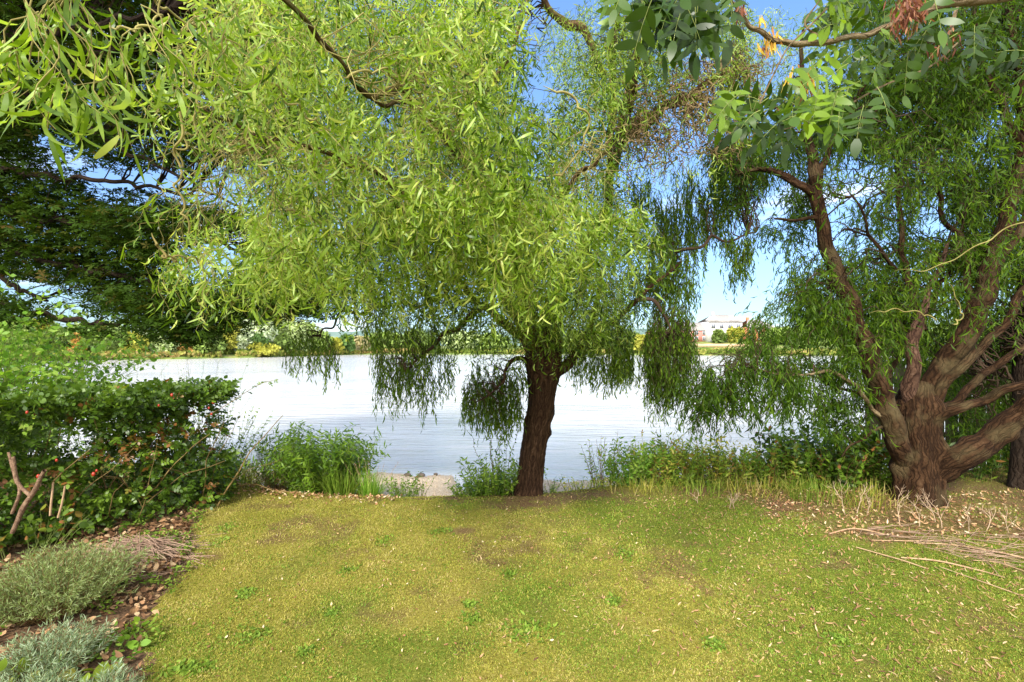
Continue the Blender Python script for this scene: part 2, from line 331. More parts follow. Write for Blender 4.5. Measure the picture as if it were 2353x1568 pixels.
def connectors(q, nodes, nrad, targets, maxd=1.6, K=14, r=0.004, wob=0.05, sides=4, prob=1.0):
    """curly side shoots from the nearest limb point to the shoots they carry"""
    tg = targets[rng.random(len(targets)) < prob]; out = []; rr = []
    for a in range(0, len(tg), 400):
        t = tg[a:a+400]; dd = np.linalg.norm(t[:, None]-nodes[None], axis=2); i = dd.argmin(1); dm = dd[np.arange(len(t)), i]
        for m in np.where(dm < maxd)[0]:
            s0 = nodes[i[m]]; e = t[m]; u = np.linspace(0, 1, K)[:, None]; v = e-s0; l = dm[m]
            arch = np.array([0, 0, 0.18*l])*np.sin(pi*u)
            ph = rng.random(4)*6; w = wob*min(1, l)*np.sin(pi*u)**0.5
            wv = np.stack([np.sin(u[:, 0]*l*16+ph[0])+0.5*np.sin(u[:, 0]*l*37+ph[3]), np.cos(u[:, 0]*l*13+ph[1]), np.sin(u[:, 0]*l*19+ph[2])], 1)
            out.append(s0+v*u+arch+wv*w); rr.append(np.linspace(min(nrad[i[m]]*0.7, r*1.3*(0.5+l)), r*0.25, K))
    if out: tubes(q, np.array(out), np.array(rr), sides)
    return np.array(out)
def limbpts(rows):
    """rows px, py, distance, width in frame pixels -> x, y, z, radius in metres"""
    return [list(at(a, b, d))+[w*0.5*d/F] for a, b, d, w in rows]
#GEOMETRY
# ------------------------------------------------------------------ ground, bank, lake
ex = [-40, -8, -6, -3.67, -2.6, -1.29, -0.6, 0.36, 1.14, 2.1, 3.6, 5, 8, 40]; ey = [9, 7.4, 6.8, 5.8, 5.35, 5.15, 5.2, 5.3, 5.55, 5.6, 5.5, 5.9, 7.0, 9]
def y_edge(x): return np.interp(x, ex, ey)
def y_water(x): return np.maximum(np.interp(x, [-40, -6, -1.02, -0.86, -0.6, -0.1, 2.5, 6, 40], [11, 8.6, 8.15, 7.3, 7.05, 7.85, 8.0, 8.6, 11]), y_edge(x)+1.6)+0.10*np.sin(x*5.1)+0.05*np.sin(x*13)
ZW = -0.6
def ground_z(x, y):
    x = np.asarray(x, float); y = np.asarray(y, float); e = y_edge(x); w = y_water(x); u = y-e
    b = 0.022*(value_noise(x, y, 0.8, 3)-0.5)+0.012*(value_noise(x, y, 0.22, 4)-0.5)
    t = np.clip((u+0.25)/1.5, 0, 1); drop = -0.43*t*t*(3-2*t)
    s = np.clip((y-(e+1.25))/(w-(e+1.25)), 0, None); beach = -0.43-0.17*np.minimum(s, 1)-0.22*np.maximum(y-w, 0)
    z = np.where(u < 1.25, drop, beach)+b*np.where(u > 1.3, 0.8, 1)
    return np.maximum(z, -3)
bedx = [-9, -3.07, -2.39, -2.25, -1.75, -1.6, -1.5]; # right edge of the planting bed, by distance
def bed_x(y): return np.interp(y, [-4, 1.2, 2.28, 3.07, 3.57, 4.3, 4.78, 5.4], [-1.0, -1.3, -1.75, -2.22, -2.40, -2.85, -3.05, -3.9])
xs = np.concatenate([np.linspace(-40, -8, 18)[:-1], np.arange(-8, 8, 0.05), np.linspace(8, 40, 18)])
ys = np.concatenate([np.linspace(-12, 1.0, 40)[:-1], np.arange(1.0, 9.2, 0.05), np.linspace(9.2, 16, 14)])
X, Y = np.meshgrid(xs, ys); Z = ground_z(X, Y); ny, nx = X.shape
gv = np.stack([X, Y, Z], -1).reshape(-1, 3)
ii = np.arange(ny-1)[:, None]*nx+np.arange(nx-1)[None]
gf = np.stack([ii, ii+1, ii+nx+1, ii+nx], -1).reshape(-1, 4); gc = gv[gf].mean(1)
edge_noise = 0.12*(value_noise(gc[:, 0], gc[:, 1], 0.3, 8)-0.5)
is_beach = gc[:, 1] > y_edge(gc[:, 0])+0.75+edge_noise
is_bed = (~is_beach) & (gc[:, 0]+edge_noise*1.5 < bed_x(gc[:, 1])) & (gc[:, 1] < 5.6)
vx, vy = gv[:, 0], gv[:, 1]
n_a = value_noise(vx, vy, 0.55, 21)*0.6+value_noise(vx, vy, 0.2, 22)*0.4
trunkd = np.hypot((vx-0.55)/1.5, (vy-5.25)/0.42)
bare = np.clip((n_a-0.60)*3.0, 0, 0.8)*np.exp(-((vx-(-0.1))/1.2)**2-((vy-3.7)/0.7)**2)*1.3+np.clip(1.3-trunkd, 0, 1)*0.95+0.9*np.exp(-(np.hypot((vx+0.44)/0.14, (vy-4.16)/0.08))**2)
bare += 0.75*np.exp(-(((vx+3.0)/0.7)**2+((vy-5.1)/0.25)**2))
bare += np.clip((value_noise(vx, vy, 0.4, 27)*0.6+value_noise(vx, vy, 0.13, 28)*0.4-0.56)*4, 0, 0.7)
bare += 0.8*np.clip((vx-2.2-(4.6-vy)*0.9)/0.8, 0, 1)*np.clip((vy-3.7)/0.5, 0, 1)
green = np.clip(np.exp(-(((vx-1.35)/1.0)**2+((vy-4.5)/0.75)**2))*1.1+np.clip((vx-0.6)/2.0, 0, 1)*0.8+0.9*np.clip((value_noise(vx, vy, 0.5, 31)-0.55)*3, 0, 1)+0.3*np.clip(vy-4.5, 0, 1), 0, 1)
def submesh(name, mask, mat):
    f = gf[mask]; used = np.unique(f); mp = np.full(len(gv), -1); mp[used] = np.arange(len(used))
    u = np.stack([green[used], np.zeros(len(used)), np.ones(len(used))], 1)
    o = raw_mesh(name, gv[used], mp[f], np.clip(bare[used], 0, 1), u, mat, None, True, None); o['kind'] = 'structure'; return o
def lawn_material():
    m, nd, ln = new_mat('mossy_lawn')
    tc = nd.new('ShaderNodeTexCoord'); a = nd.new('ShaderNodeAttribute'); a.attribute_name = 'tint'; g = nd.new('ShaderNodeAttribute'); g.attribute_name = 'buv'
    sx = nd.new('ShaderNodeSeparateXYZ'); ln(g.outputs['Vector'], sx.inputs[0])
    def no(s, d=6, r=0.65):
        n = nd.new('ShaderNodeTexNoise'); n.inputs['Scale'].default_value = s; n.inputs['Detail'].default_value = d; n.inputs['Roughness'].default_value = r; ln(tc.outputs['Object'], n.inputs['Vector']); return n
    n1, n2, n3 = no(60, 5, 0.75), no(2.6, 6), no(190, 3)
    moss = ramp(nd, [(0.28, (0.14, 0.115, 0.018)), (0.5, (0.31, 0.265, 0.050)), (0.7, (0.48, 0.41, 0.13))]); ln(n1.outputs[0], moss.inputs[0])
    grn = ramp(nd, [(0.28, (0.06, 0.085, 0.010)), (0.5, (0.16, 0.195, 0.025)), (0.72, (0.30, 0.31, 0.06))]); ln(n1.outputs[0], grn.inputs[0])
    dirt = ramp(nd, [(0.3, (0.07, 0.035, 0.018)), (0.5, (0.19, 0.11, 0.055)), (0.7, (0.36, 0.24, 0.13))]); ln(n1.outputs[0], dirt.inputs[0])
    def fac(src, k, thr):
        x = nd.new('ShaderNodeMath'); x.operation = 'MULTIPLY_ADD'; x.inputs[1].default_value = k; x.inputs[2].default_value = -thr; ln(n2.outputs[0], x.inputs[0])
        y = nd.new('ShaderNodeMath'); y.operation = 'ADD'; y.use_clamp = True; ln(src, y.inputs[0]); ln(x.outputs[0], y.inputs[1]); return y
    f1 = fac(sx.outputs[0], 2.2, 1.15); f2 = fac(a.outputs['Fac'], 1.6, 0.95)
    m1 = nd.new('ShaderNodeMix'); m1.data_type = 'RGBA'; ln(f1.outputs[0], m1.inputs[0]); ln(moss.outputs[0], m1.inputs[6]); ln(grn.outputs[0], m1.inputs[7])
    m2 = nd.new('ShaderNodeMix'); m2.data_type = 'RGBA'; ln(f2.outputs[0], m2.inputs[0]); ln(m1.outputs[2], m2.inputs[6]); ln(dirt.outputs[0], m2.inputs[7])
    p = nd.new('ShaderNodeBsdfPrincipled'); p.inputs['Roughness'].default_value = 1; p.inputs['Specular IOR Level'].default_value = 0.05
    ln(m2.outputs[2], p.inputs['Base Color'])
    h = nd.new('ShaderNodeMath'); h.operation = 'ADD'; ln(n1.outputs[0], h.inputs[0]); ln(n3.outputs[0], h.inputs[1])
    b = nd.new('ShaderNodeBump'); b.inputs['Strength'].default_value = 1.0; b.inputs['Distance'].default_value = 0.012; ln(h.outputs[0], b.inputs['Height']); ln(b.outputs[0], p.inputs['Normal'])
    o = nd.new('ShaderNodeOutputMaterial'); ln(p.outputs[0], o.inputs[0]); return m
M_lawn = lawn_material()
M_soil = noise_mat('bed_soil', [(0.3, (0.05, 0.028, 0.016)), (0.5, (0.13, 0.075, 0.04)), (0.72, (0.27, 0.17, 0.09))], 14, 8, 1, 1.0, bscale=60)
M_beach = noise_mat('gravel', [(0.3, (0.34, 0.23, 0.14)), (0.48, (0.58, 0.44, 0.29)), (0.62, (0.74, 0.60, 0.43)), (0.8, (0.82, 0.74, 0.60))], 45, 7, 1, 1.0, bscale=60, dist=0.02)
submesh('lawn', ~is_beach & ~is_bed, M_lawn); submesh('soil_bed', is_bed, M_soil); submesh('gravel_beach', is_beach, M_beach)

# lake
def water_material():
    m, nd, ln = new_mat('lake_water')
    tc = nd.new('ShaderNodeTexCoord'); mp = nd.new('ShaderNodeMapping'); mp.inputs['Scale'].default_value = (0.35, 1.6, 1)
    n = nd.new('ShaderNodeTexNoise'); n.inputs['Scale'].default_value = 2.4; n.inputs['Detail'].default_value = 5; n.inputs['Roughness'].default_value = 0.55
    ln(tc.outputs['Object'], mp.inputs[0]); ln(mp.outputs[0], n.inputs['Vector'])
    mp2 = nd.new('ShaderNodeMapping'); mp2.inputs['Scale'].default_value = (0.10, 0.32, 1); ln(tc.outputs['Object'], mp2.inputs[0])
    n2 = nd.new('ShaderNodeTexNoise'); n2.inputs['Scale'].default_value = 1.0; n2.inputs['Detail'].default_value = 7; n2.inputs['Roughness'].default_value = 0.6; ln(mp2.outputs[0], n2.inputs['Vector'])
    r = ramp(nd, [(0.38, (0.52, 0.505, 0.49)), (0.48, (0.60, 0.585, 0.565)), (0.60, (0.66, 0.64, 0.62))]); ln(n2.outputs[0], r.inputs[0])  # pale base colour stands in for bright sky mirrored on the water
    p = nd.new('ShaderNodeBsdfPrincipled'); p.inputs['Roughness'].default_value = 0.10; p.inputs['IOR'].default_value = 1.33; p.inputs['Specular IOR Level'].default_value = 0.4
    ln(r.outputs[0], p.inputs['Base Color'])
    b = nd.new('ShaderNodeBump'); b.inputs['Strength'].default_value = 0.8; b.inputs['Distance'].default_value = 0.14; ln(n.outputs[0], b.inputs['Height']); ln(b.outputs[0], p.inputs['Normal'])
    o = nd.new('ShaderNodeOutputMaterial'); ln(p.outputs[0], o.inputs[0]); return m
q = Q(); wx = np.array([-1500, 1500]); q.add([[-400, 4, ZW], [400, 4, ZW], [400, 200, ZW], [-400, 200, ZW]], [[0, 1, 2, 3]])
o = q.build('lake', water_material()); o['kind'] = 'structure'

# far bank and distant hills
sh_px = [-900, -300, 0, 150, 400, 600, 850, 1400, 1500, 1750, 2400, 3300]; sh_d = [45, 58, 66, 73, 84, 97, 134, 134, 122, 115, 105, 80]
def shore(px): return np.interp(px, sh_px, sh_d)
def bank_z(px, over):
    near = np.interp(over, [-3, 0, 1.0, 6, 30, 60, 400, 1500], [-1.6, ZW, ZW+0.35, 0.25, 0.6, 0.9, 2, 6])
    hs = np.interp(over, [-3, 0, 1.0, 5, 12, 32, 60, 400, 1500], [-1.6, ZW, ZW+0.4, 0.1, 1.3, 3.4, 3.8, 4, 8])
    k = np.interp(px, [1380, 1520, 1900, 2050], [0, 1, 1, 0]); return near*(1-k)+hs*k
pxs = np.linspace(-900, 3300, 240); ov = np.array([-3, -1, 0, 0.4, 1, 2, 4, 6, 9, 13, 18, 25, 33, 45, 60, 90, 150, 300, 700, 1500.])
PX, OV = np.meshgrid(pxs, ov); jag = 1.6*(value_noise(PX, OV*0, 22, 5)-0.5)+2.5*(value_noise(PX, OV*0, 90, 6)-0.5); D_ = shore(PX)+OV+jag
bz = bank_z(PX, OV); bv = np.stack([(PX-CX)/F*D_, D_, bz], -1).reshape(-1, 3); n_ = len(pxs)
ii = np.arange(len(ov)-1)[:, None]*n_+np.arange(n_-1)[None]; bf = np.stack([ii, ii+1, ii+n_+1, ii+n_], -1).reshape(-1, 4)
M_bank = noise_mat('far_bank_grass', [(0.35, (0.10, 0.15, 0.03)), (0.5, (0.18, 0.24, 0.05)), (0.62, (0.30, 0.28, 0.10)), (0.75, (0.34, 0.26, 0.15))], 0.25, 8, 1, 0)
raw_mesh('far_bank', bv, bf, np.zeros(len(bv)), np.zeros((len(bv), 3)), M_bank, None, True, None)['kind'] = 'structure'
q = Q(); hx = np.linspace(-1600, 1600, 120); hy = np.linspace(900, 1300, 8); HX, HYY = np.meshgrid(hx, hy)
prof = np.sin((HYY-900)/400*pi)
HZ = 2+prof*(36+14*(value_noise(HX, HYY*0, 420, 9)-0.5)*2+10*(value_noise(HX, HYY, 60, 12)-0.3))
ii = np.arange(7)[:, None]*120+np.arange(119)[None]
q.add(np.stack([HX, HYY, HZ], -1), np.stack([ii, ii+1, ii+121, ii+120], -1).reshape(-1, 4))
M_hill = noise_mat('far_hill_woods', [(0.35, (0.10, 0.16, 0.14)), (0.65, (0.20, 0.27, 0.22))], 0.02, 6, 1, 0)  # bluish cast puts the haze of distance into the colour
q.build('distant_hills', M_hill)['kind'] = 'structure'

# trees along the far bank
def far_mat(name, c): return leaf_mat(name, [(0, tuple(0.75*x for x in c)), (0.5, tuple(min(0.8, 1.35*x) for x in c)), (1, tuple(min(0.85, 1.9*x) for x in c))], 0.3, 0.9, 0.05, 1.1)
FM = dict(olive=far_mat('far_olive', (0.15, 0.21, 0.055)), dark=far_mat('far_dark_green', (0.08, 0.14, 0.04)), yellow=far_mat('far_yellow_green', (0.33, 0.33, 0.06)),
          pale=far_mat('far_pale_green', (0.36, 0.43, 0.20)), silver=far_mat('far_silver_green', (0.40, 0.46, 0.30)), rust=far_mat('far_rust', (0.42, 0.25, 0.07)),
          mid=far_mat('far_mid_green', (0.22, 0.30, 0.075)), tan=far_mat('far_tan', (0.36, 0.32, 0.17)))
def far_tree(px, top, w, over, kind, label, low=0.12, n=2600, name='tree', cat='tree'):
    d = shore(px)+over; zb = float(bank_z(px, over)); x = (px-CX)/F*d; zt = EYE-(top-HY)/F*d; h = zt-zb; r = w*0.5*d/F
    t = thing(name, label, cat, (x, d, zb), 'trees and bushes along the far bank')
    q = Q(); lobes = 11; rs = np.random.default_rng(int(px*7+top))
    ang = rs.random(lobes)*2*pi; rad = rs.random(lobes)**0.6*0.62; lz = rs.uniform(low+0.18, 0.80, lobes)
    lr = rs.uniform(0.26, 0.46, lobes); lz[0] = 0.78; rad[0] = 0.1; lr[0] = 0.32; lz[1] = low+0.25; rad[1] = 0.3; lr[1] = 0.5
    k = rs.integers(0, lobes, n); v = rvec(n)*np.minimum(1, rng.normal(0.86, 0.13, n))[:, None]
    P = np.stack([x+r*(rad[k]*np.cos(ang[k])+v[:, 0]*lr[k]*1.15), d+r*0.8*(rad[k]*np.sin(ang[k])+v[:, 1]*lr[k]), zb+h*(lz[k]+v[:, 2]*lr[k]*0.62)], 1)
    P[:, 2] = np.clip(P[:, 2], zb+h*low*0.3, zt+0.15*rng.random(n))
    N = nrm(v*1.2+rvec(n)*0.7+np.array([0, 0, 0.4])); sz = d*0.0042*rng.uniform(0.6, 1.3, n)
    leaves(q, P-N*0, nrm(rvec(n)+DOWN*0.3), N, sz*1.6, sz, 0.5, 0.2, 2, np.clip(0.5+0.25*rng.normal(size=n)+0.25*(rs.random(lobes)[k]-0.5), 0, 1), 'flat')
    q.build('crown', FM[kind], t)
    q2 = Q(); limb(q2, [[x, d, zb-0.1, r*0.07+0.05], [x+0.1, d, zb+h*0.4, r*0.05+0.03], [x, d, zb+h*0.75, 0.03]], 7, 2); q2.build('trunk', B_map, t); return t
FT = [(-60, 728, 150, 8, 'olive', 'tall olive tree on the far bank at the left frame edge'), (40, 748, 110, 6, 'mid', 'round mid green tree on the far bank above the lime green bush'),
 (95, 745, 70, 10, 'yellow', 'yellow-green tree top behind the far left bank trees'), (150, 765, 70, 4, 'olive', 'olive tree on the far bank left of the rust coloured bush'),
 (188, 752, 60, 9, 'pale', 'pale tree rising right behind the thin rust coloured bush'), (176, 778, 26, 2.5, 'rust', 'narrow rust coloured bush at the far waterline'),
 (222, 757, 70, 6, 'dark', 'dark round tree on the far bank under the hanging maple tip'), (262, 772, 76, 3.5, 'olive', 'broad olive willow dome beside the golden bush'),
 (240, 750, 90, 14, 'pale', 'pale tree crown seen behind the dark round tree'), (304, 777, 58, 2.5, 'yellow', 'golden yellow bush at the far waterline'),
 (330, 764, 60, 10, 'silver', 'silvery tree behind the golden yellow bush'), (372, 788, 54, 2.5, 'pale', 'small pale round bush right of the golden bush'),
 (350, 785, 50, 5, 'mid', 'mid green bush behind the small pale round bush'), (415, 782, 60, 4, 'rust', 'orange tinged bush in the middle of the left far bank'),
 (450, 786, 60, 3, 'mid', 'low green bush right of the orange tinged bush'), (482, 776, 62, 3, 'olive', 'olive dome bush below the lowest maple leaves'),
 (527, 757, 56, 5, 'yellow', 'yellow-green tree over the bare gap in the far bank'), (565, 768, 56, 4, 'silver', 'grey-green willow right of the bare gap'),
 (505, 760, 60, 14, 'olive', 'taller olive tree behind the yellow-green tree'), (600, 738, 90, 7, 'silver', 'large silver willow on the far bank'),
 (590, 778, 50, 3, 'dark', 'dark green bush in front of the large silver willow'), (650, 742, 90, 8, 'pale', 'tall pale willow beside the large silver willow'),
 (645, 778, 56, 3, 'olive', 'olive bush at the waterline under the pale willow'), (700, 752, 80, 10, 'pale', 'pale tree behind the hanging willow tip left of centre'),
 (725, 776, 60, 4, 'mid', 'mid green bush behind the hanging willow tip'), (605, 800, 60, 1.5, 'yellow', 'low yellow scrub on the far shore below the silver willow'),
 (790, 783, 34, 3, 'dark', 'small dark bush in front of the long pale shed'), (822, 785, 40, 4, 'tan', 'tan feathery bush beside the small dark bush'),
 (766, 790, 36, 3, 'yellow', 'low yellow bush left of the small dark bush'), (880, 775, 80, 6, 'mid', 'green far bank tree behind the left willow curtain'),
 (960, 770, 90, 7, 'olive', 'olive far bank tree behind the middle of the willow'), (1050, 772, 90, 6, 'pale', 'pale far bank tree left of the willow trunk'),
 (1130, 778, 80, 6, 'mid', 'green far bank tree close left of the willow trunk'), (1330, 775, 90, 7, 'mid', 'green far bank tree right of the willow trunk'),
 (1420, 772, 80, 7, 'olive', 'olive far bank tree under the right willow limb'), (1488, 782, 60, 4, 'yellow', 'yellow-green bush in the gap right of the willow'),
 (1545, 778, 60, 8, 'mid', 'green tree left of the red brick house'), (1652, 772, 26, 26, 'olive', 'small round garden tree before the white house'),
 (1690, 768, 24, 27, 'yellow', 'small yellow-green garden tree before the white house'), (1790, 765, 60, 20, 'mid', 'green tree right of the brown brick house'),
 (1860, 760, 90, 10, 'olive', 'olive far bank tree behind the right willow curtain'), (1960, 762, 110, 8, 'mid', 'broad far bank tree behind the leaning willow limb'),
 (2080, 752, 130, 8, 'olive', 'far bank tree behind the old willow limbs'), (2210, 748, 140, 7, 'mid', 'far bank tree at the right behind the old willow'), (2350, 735, 160, 6, 'dark', 'dark far bank tree at the right frame edge')]
for a in FT: far_tree(a[0], a[1]-11, a[2]*1.25, a[3], a[4], a[5], name='bush' if 'bush' in a[5] or 'scrub' in a[5] else 'tree', cat='bush' if 'bush' in a[5] or 'scrub' in a[5] else 'tree')
q = Q(); n = 16000; px = rng.uniform(-500, 2900, n); o_ = 0.3+5*rng.random(n)**1.3; d = shore(px)+o_
keep = (np.abs(px-527) > 16) | (o_ > 3); px, o_, d = px[keep], o_[keep], d[keep]; n = len(px)
P = np.stack([(px-CX)/F*d, d, bank_z(px, o_)+rng.random(n)*0.75*(0.3+value_noise(px, px*0, 25, 2))], 1)
leaves(q, P, rvec(n)+np.array([0, 0, 1.2]), rvec(n)+np.array([0, -1, 0.3]), 0.55, 0.4, 0.4, 0.2, 2, np.clip(value_noise(px, o_*10, 40, 3)+rng.normal(0, 0.15, n), 0, 1), 'flat')
M_under = leaf_mat('far_undergrowth', [(0, (0.10, 0.16, 0.035)), (0.45, (0.20, 0.27, 0.05)), (0.7, (0.34, 0.34, 0.08)), (1, (0.45, 0.33, 0.14))], 0.3, 0.9, 0.05, 1.1)
tag(q.build('bank_scrub', M_under), 'low scrub and grass lining the far shore of the lake', 'scrub', kind='stuff')

# far houses and shed
def box(q, c, s, rz=0):
    c = np.array(c, float); s = np.array(s, float)/2; v = np.array([[a, b, e] for a in (-1, 1) for b in (-1, 1) for e in (-1, 1)])*s
    R = np.array([[cos(rz), -sin(rz), 0], [sin(rz), cos(rz), 0], [0, 0, 1]]); v = v@R.T+c
    q.add(v, [[0, 1, 3, 2], [4, 6, 7, 5], [0, 4, 5, 1], [2, 3, 7, 6], [0, 2, 6, 4], [1, 5, 7, 3]])
M_white = noise_mat('white_render', [(0.3, (0.58, 0.55, 0.53)), (0.7, (0.66, 0.64, 0.62))], 2, 3, 0.9, 0)
M_brickp = noise_mat('pink_brick', [(0.3, (0.52, 0.20, 0.17)), (0.7, (0.66, 0.30, 0.25))], 3, 5, 0.9, 0)
M_bricko = noise_mat('orange_brick', [(0.3, (0.42, 0.15, 0.07)), (0.7, (0.58, 0.24, 0.11))], 3, 5, 0.9, 0)
M_roof = noise_mat('grey_roof_tile', [(0.3, (0.26, 0.24, 0.22)), (0.7, (0.36, 0.33, 0.30))], 2, 5, 0.9, 0)
M_pane = noise_mat('dark_glass', [(0.3, (0.10, 0.12, 0.15)), (0.7, (0.16, 0.18, 0.22))], 2, 3, 0.2, 0, spec=0.6)
M_shed = noise_mat('pale_cladding', [(0.3, (0.62, 0.57, 0.50)), (0.7, (0.72, 0.68, 0.62))], 0.5, 3, 0.9, 0)
def house(px0, px1, ptop, peave, over, wallm, label, hip=True, gables=(), floors=2, cols=3):
    pc = (px0+px1)/2; d = shore(pc)+over; x0 = (px0-CX)/F*d; x1 = (px1-CX)/F*d; zb = float(bank_z(pc, over))-0.1; ze = EYE-(peave-HY)/F*d; zt = EYE-(ptop-HY)/F*d; dep = 8.5
    t = thing('house', label, 'house', ((x0+x1)/2, d+dep/2, zb)); q = Q(); box(q, ((x0+x1)/2, d+dep/2, (zb+ze)/2), (x1-x0, dep, ze-zb)); q.build('wall', wallm, t, False)
    q = Q(); e = 0.35; ins = 0.28*(x1-x0) if hip else -e
    v = [[x0-e, d-e, ze], [x1+e, d-e, ze], [x1+e, d+dep+e, ze], [x0-e, d+dep+e, ze], [x0+ins if hip else x0-e, d+dep/2, zt], [x1-ins if hip else x1+e, d+dep/2, zt], [x0-e, d-e, ze-0.15], [x1+e, d-e, ze-0.15]]
    q.add(v, [[0, 1, 5, 4], [2, 3, 4, 5], [1, 2, 5, 5], [3, 0, 4, 4], [6, 7, 1, 0]]); rf = q.build('roof', M_roof, t, False)
    qc = Q(); box(qc, (x0+(x1-x0)*0.3, d+dep*0.55, zt+0.1), (0.7, 0.7, 1.3)); ch = qc.build('chimney', wallm, t, False)
    for fl in range(floors):
        for c in range(cols):
            wx = x0+(c+0.5)*(x1-x0)/cols; wz = zb+(ze-zb)*(fl+0.55)/floors; qw = Q(); box(qw, (wx, d-0.05, wz), (1.25, 0.14, 1.35)); w = qw.build('window', M_white, t, False)
            qp = Q()
            for s in (-1, 1): box(qp, (wx+s*0.28, d-0.13, wz), (0.46, 0.03, 1.12))
            qp.build('pane', M_pane, t, False)
    for g in gables:
        gx = x0+g*(x1-x0); w = 1.5; q = Q(); zz = ze+(zt-ze)*0.12
        q.add([[gx-w, d-0.5, zz], [gx+w, d-0.5, zz], [gx, d-0.5, zz+1.5], [gx, d-0.5, zz+1.5], [gx-w, d+3, zz+0.2], [gx+w, d+3, zz+0.2], [gx, d+3, zz+1.6], [gx, d+3, zz+1.6]], [[0, 1, 2, 3], [0, 2, 6, 4], [1, 5, 6, 2]])
        q.build('gable', M_white, t, False)
house(1629, 1706, 721, 739, 30, M_white, 'large white rendered house with grey hipped roof across the lake', gables=(0.15, 0.75), cols=4)
house(1572, 1628, 740, 759, 31, M_brickp, 'pink red brick house left of the white house', hip=False, cols=3)
house(1716, 1778, 733, 752, 31, M_bricko, 'orange brick house right of the white house', cols=3)
house(1500, 1550, 748, 764, 34, M_bricko, 'brown brick house at the left end of the far houses', cols=2)
d = 205.; q = Q(); t = thing('shed', 'long low pale shed on the far side of the lake left of centre', 'shed', ((800-CX)/F*d, d+6, 1.0)); cx_ = (800-CX)/F*d
box(q, (cx_, d+6, 2.8), (24, 12, 4.0)); q.build('wall', M_shed, t, False); q = Q(); box(q, (cx_, d+6, 5.0), (24.8, 12.8, 0.4)); q.build('roof', M_roof, t, False)
q = Q(); box(q, (cx_+6, d-0.06, 2.4), (3.4, 0.14, 3)); q.build('door', M_roof, t, False)
dw = shore(1660)+14; q = Q(); box(q, ((1650-CX)/F*dw, dw, 1.95), (24, 0.3, 0.85)); M_tanwall = noise_mat('tan_wall', [(0.3, (0.50, 0.34, 0.2)), (0.7, (0.62, 0.46, 0.30))], 1, 3, 1, 0)
tag(q.build('garden_wall', M_tanwall, None, False, loc=((1650-CX)/F*dw, dw, 1.5)), 'long low tan garden wall in front of the far houses', 'wall')
#NEAR
# ------------------------------------------------------------------ the corkscrew willow in the middle
def tree_base(name, label, px, py, cat='tree', d=None):
    d = EYE*F/(py-HY) if d is None else d; b = at(px, py, d); return thing(name, label, cat, b), b
TD = 5.3
wil, wb = tree_base('willow_tree', 'corkscrew willow with bright curly drooping leaves in the middle of the lawn edge', 1220, 1128, d=TD)
q = Q()
P_tr, R_tr = limb(q, limbpts([(1214, 1150, TD, 66), (1216, 1120, TD, 60), (1222, 1060, TD, 56), (1231, 1000, TD, 54), (1240, 950, TD, 56), (1246, 900, TD, 62), (1248, 860, TD, 72), (1250, 825, TD, 84), (1254, 790, TD+0.05, 70), (1262, 740, TD+0.1, 44), (1275, 690, TD+0.1, 34)]),
     sides=40, per_m=60, ridge=0.075, knots=5, flare=0.28, seed=3)
q.build('trunk', B_cw, wil)
nodes = []; nrads = []
def wlimb(rows, mat=B_cwl, seed=1, wob=0.02, sides=10, parent=None, keep=True, knots=4):
    pts = [a_[:3]+[a_[3]*0.82] for a_ in limbpts(rows)]; q = Q(); p, r = limb(q, pts, sides, 26, 0.08, knots, 0, seed, wob); q.build('limb', mat, parent or wil)
    if keep: nodes.append(p); nrads.append(r)
    return p, r
wlimb([(1243, 850, TD, 42), (1222, 800, TD, 34), (1190, 768, TD-0.1, 28), (1150, 738, TD-0.2, 24), (1110, 700, TD-0.4, 18), (1040, 640, TD-0.8, 12), (960, 600, TD-1.2, 7)], seed=2)
wlimb([(1225, 845, TD, 18), (1200, 824, TD-0.1, 13), (1180, 832, TD-0.2, 11), (1163, 850, TD-0.3, 9), (1156, 880, TD-0.3, 7), (1130, 905, TD-0.4, 5), (1090, 925, TD-0.5, 3)], B_cw, seed=3)
wlimb([(1262, 868, TD, 36), (1285, 852, TD-0.05, 32), (1312, 826, TD-0.1, 26), (1340, 780, TD-0.1, 22), (1390, 750, TD-0.2, 20), (1430, 725, TD-0.2, 16), (1465, 690, TD-0.3, 13), (1500, 655, TD-0.3, 10), (1560, 600, TD-0.4, 7)], B_cw, seed=4)
wlimb([(1345, 775, TD-0.1, 18), (1360, 745, TD-0.1, 16), (1366, 700, TD, 14), (1380, 640, TD, 12)], seed=41)
wlimb([(1262, 800, TD, 52), (1275, 730, TD, 42), (1300, 640, TD+0.2, 36), (1350, 560, TD+0.4, 30), (1392, 480, TD+0.5, 27), (1404, 400, TD+0.4, 25), (1403, 300, TD+0.3, 23), (1407, 220, TD+0.2, 21), (1412, 120, TD, 18), (1418, 0, TD-0.2, 14), (1425, -120, TD-0.3, 10)], B_cw, seed=5)
wlimb([(1235, 830, TD, 40), (1215, 740, TD-0.2, 34), (1190, 620, TD-0.6, 30), (1130, 480, TD-1.1, 26), (1040, 340, TD-1.7, 24), (955, 232, TD-2.2, 21), (900, 208, TD-2.4, 20), (850, 220, TD-2.6, 17), (790, 150, TD-2.9, 16), (680, 30, TD-3.3, 15), (520, -110, TD-3.6, 13), (300, -170, TD-4.0, 12), (120, -160, TD-4.15, 9), (20, -60, TD-4.25, 5)], seed=6)
wlimb([(955, 238, TD-2.2, 12), (915, 232, TD-2.3, 12), (880, 240, TD-2.4, 11), (845, 225, TD-2.5, 9)], seed=61)
wlimb([(1240, 820, TD, 30), (1170, 700, TD-0.5, 25), (1080, 560, TD-1.2, 20), (960, 460, TD-1.9, 17), (820, 380, TD-2.4, 15), (640, 320, TD-2.9, 12), (480, 260, TD-3.2, 9), (380, 150, TD-3.4, 6)], seed=7)
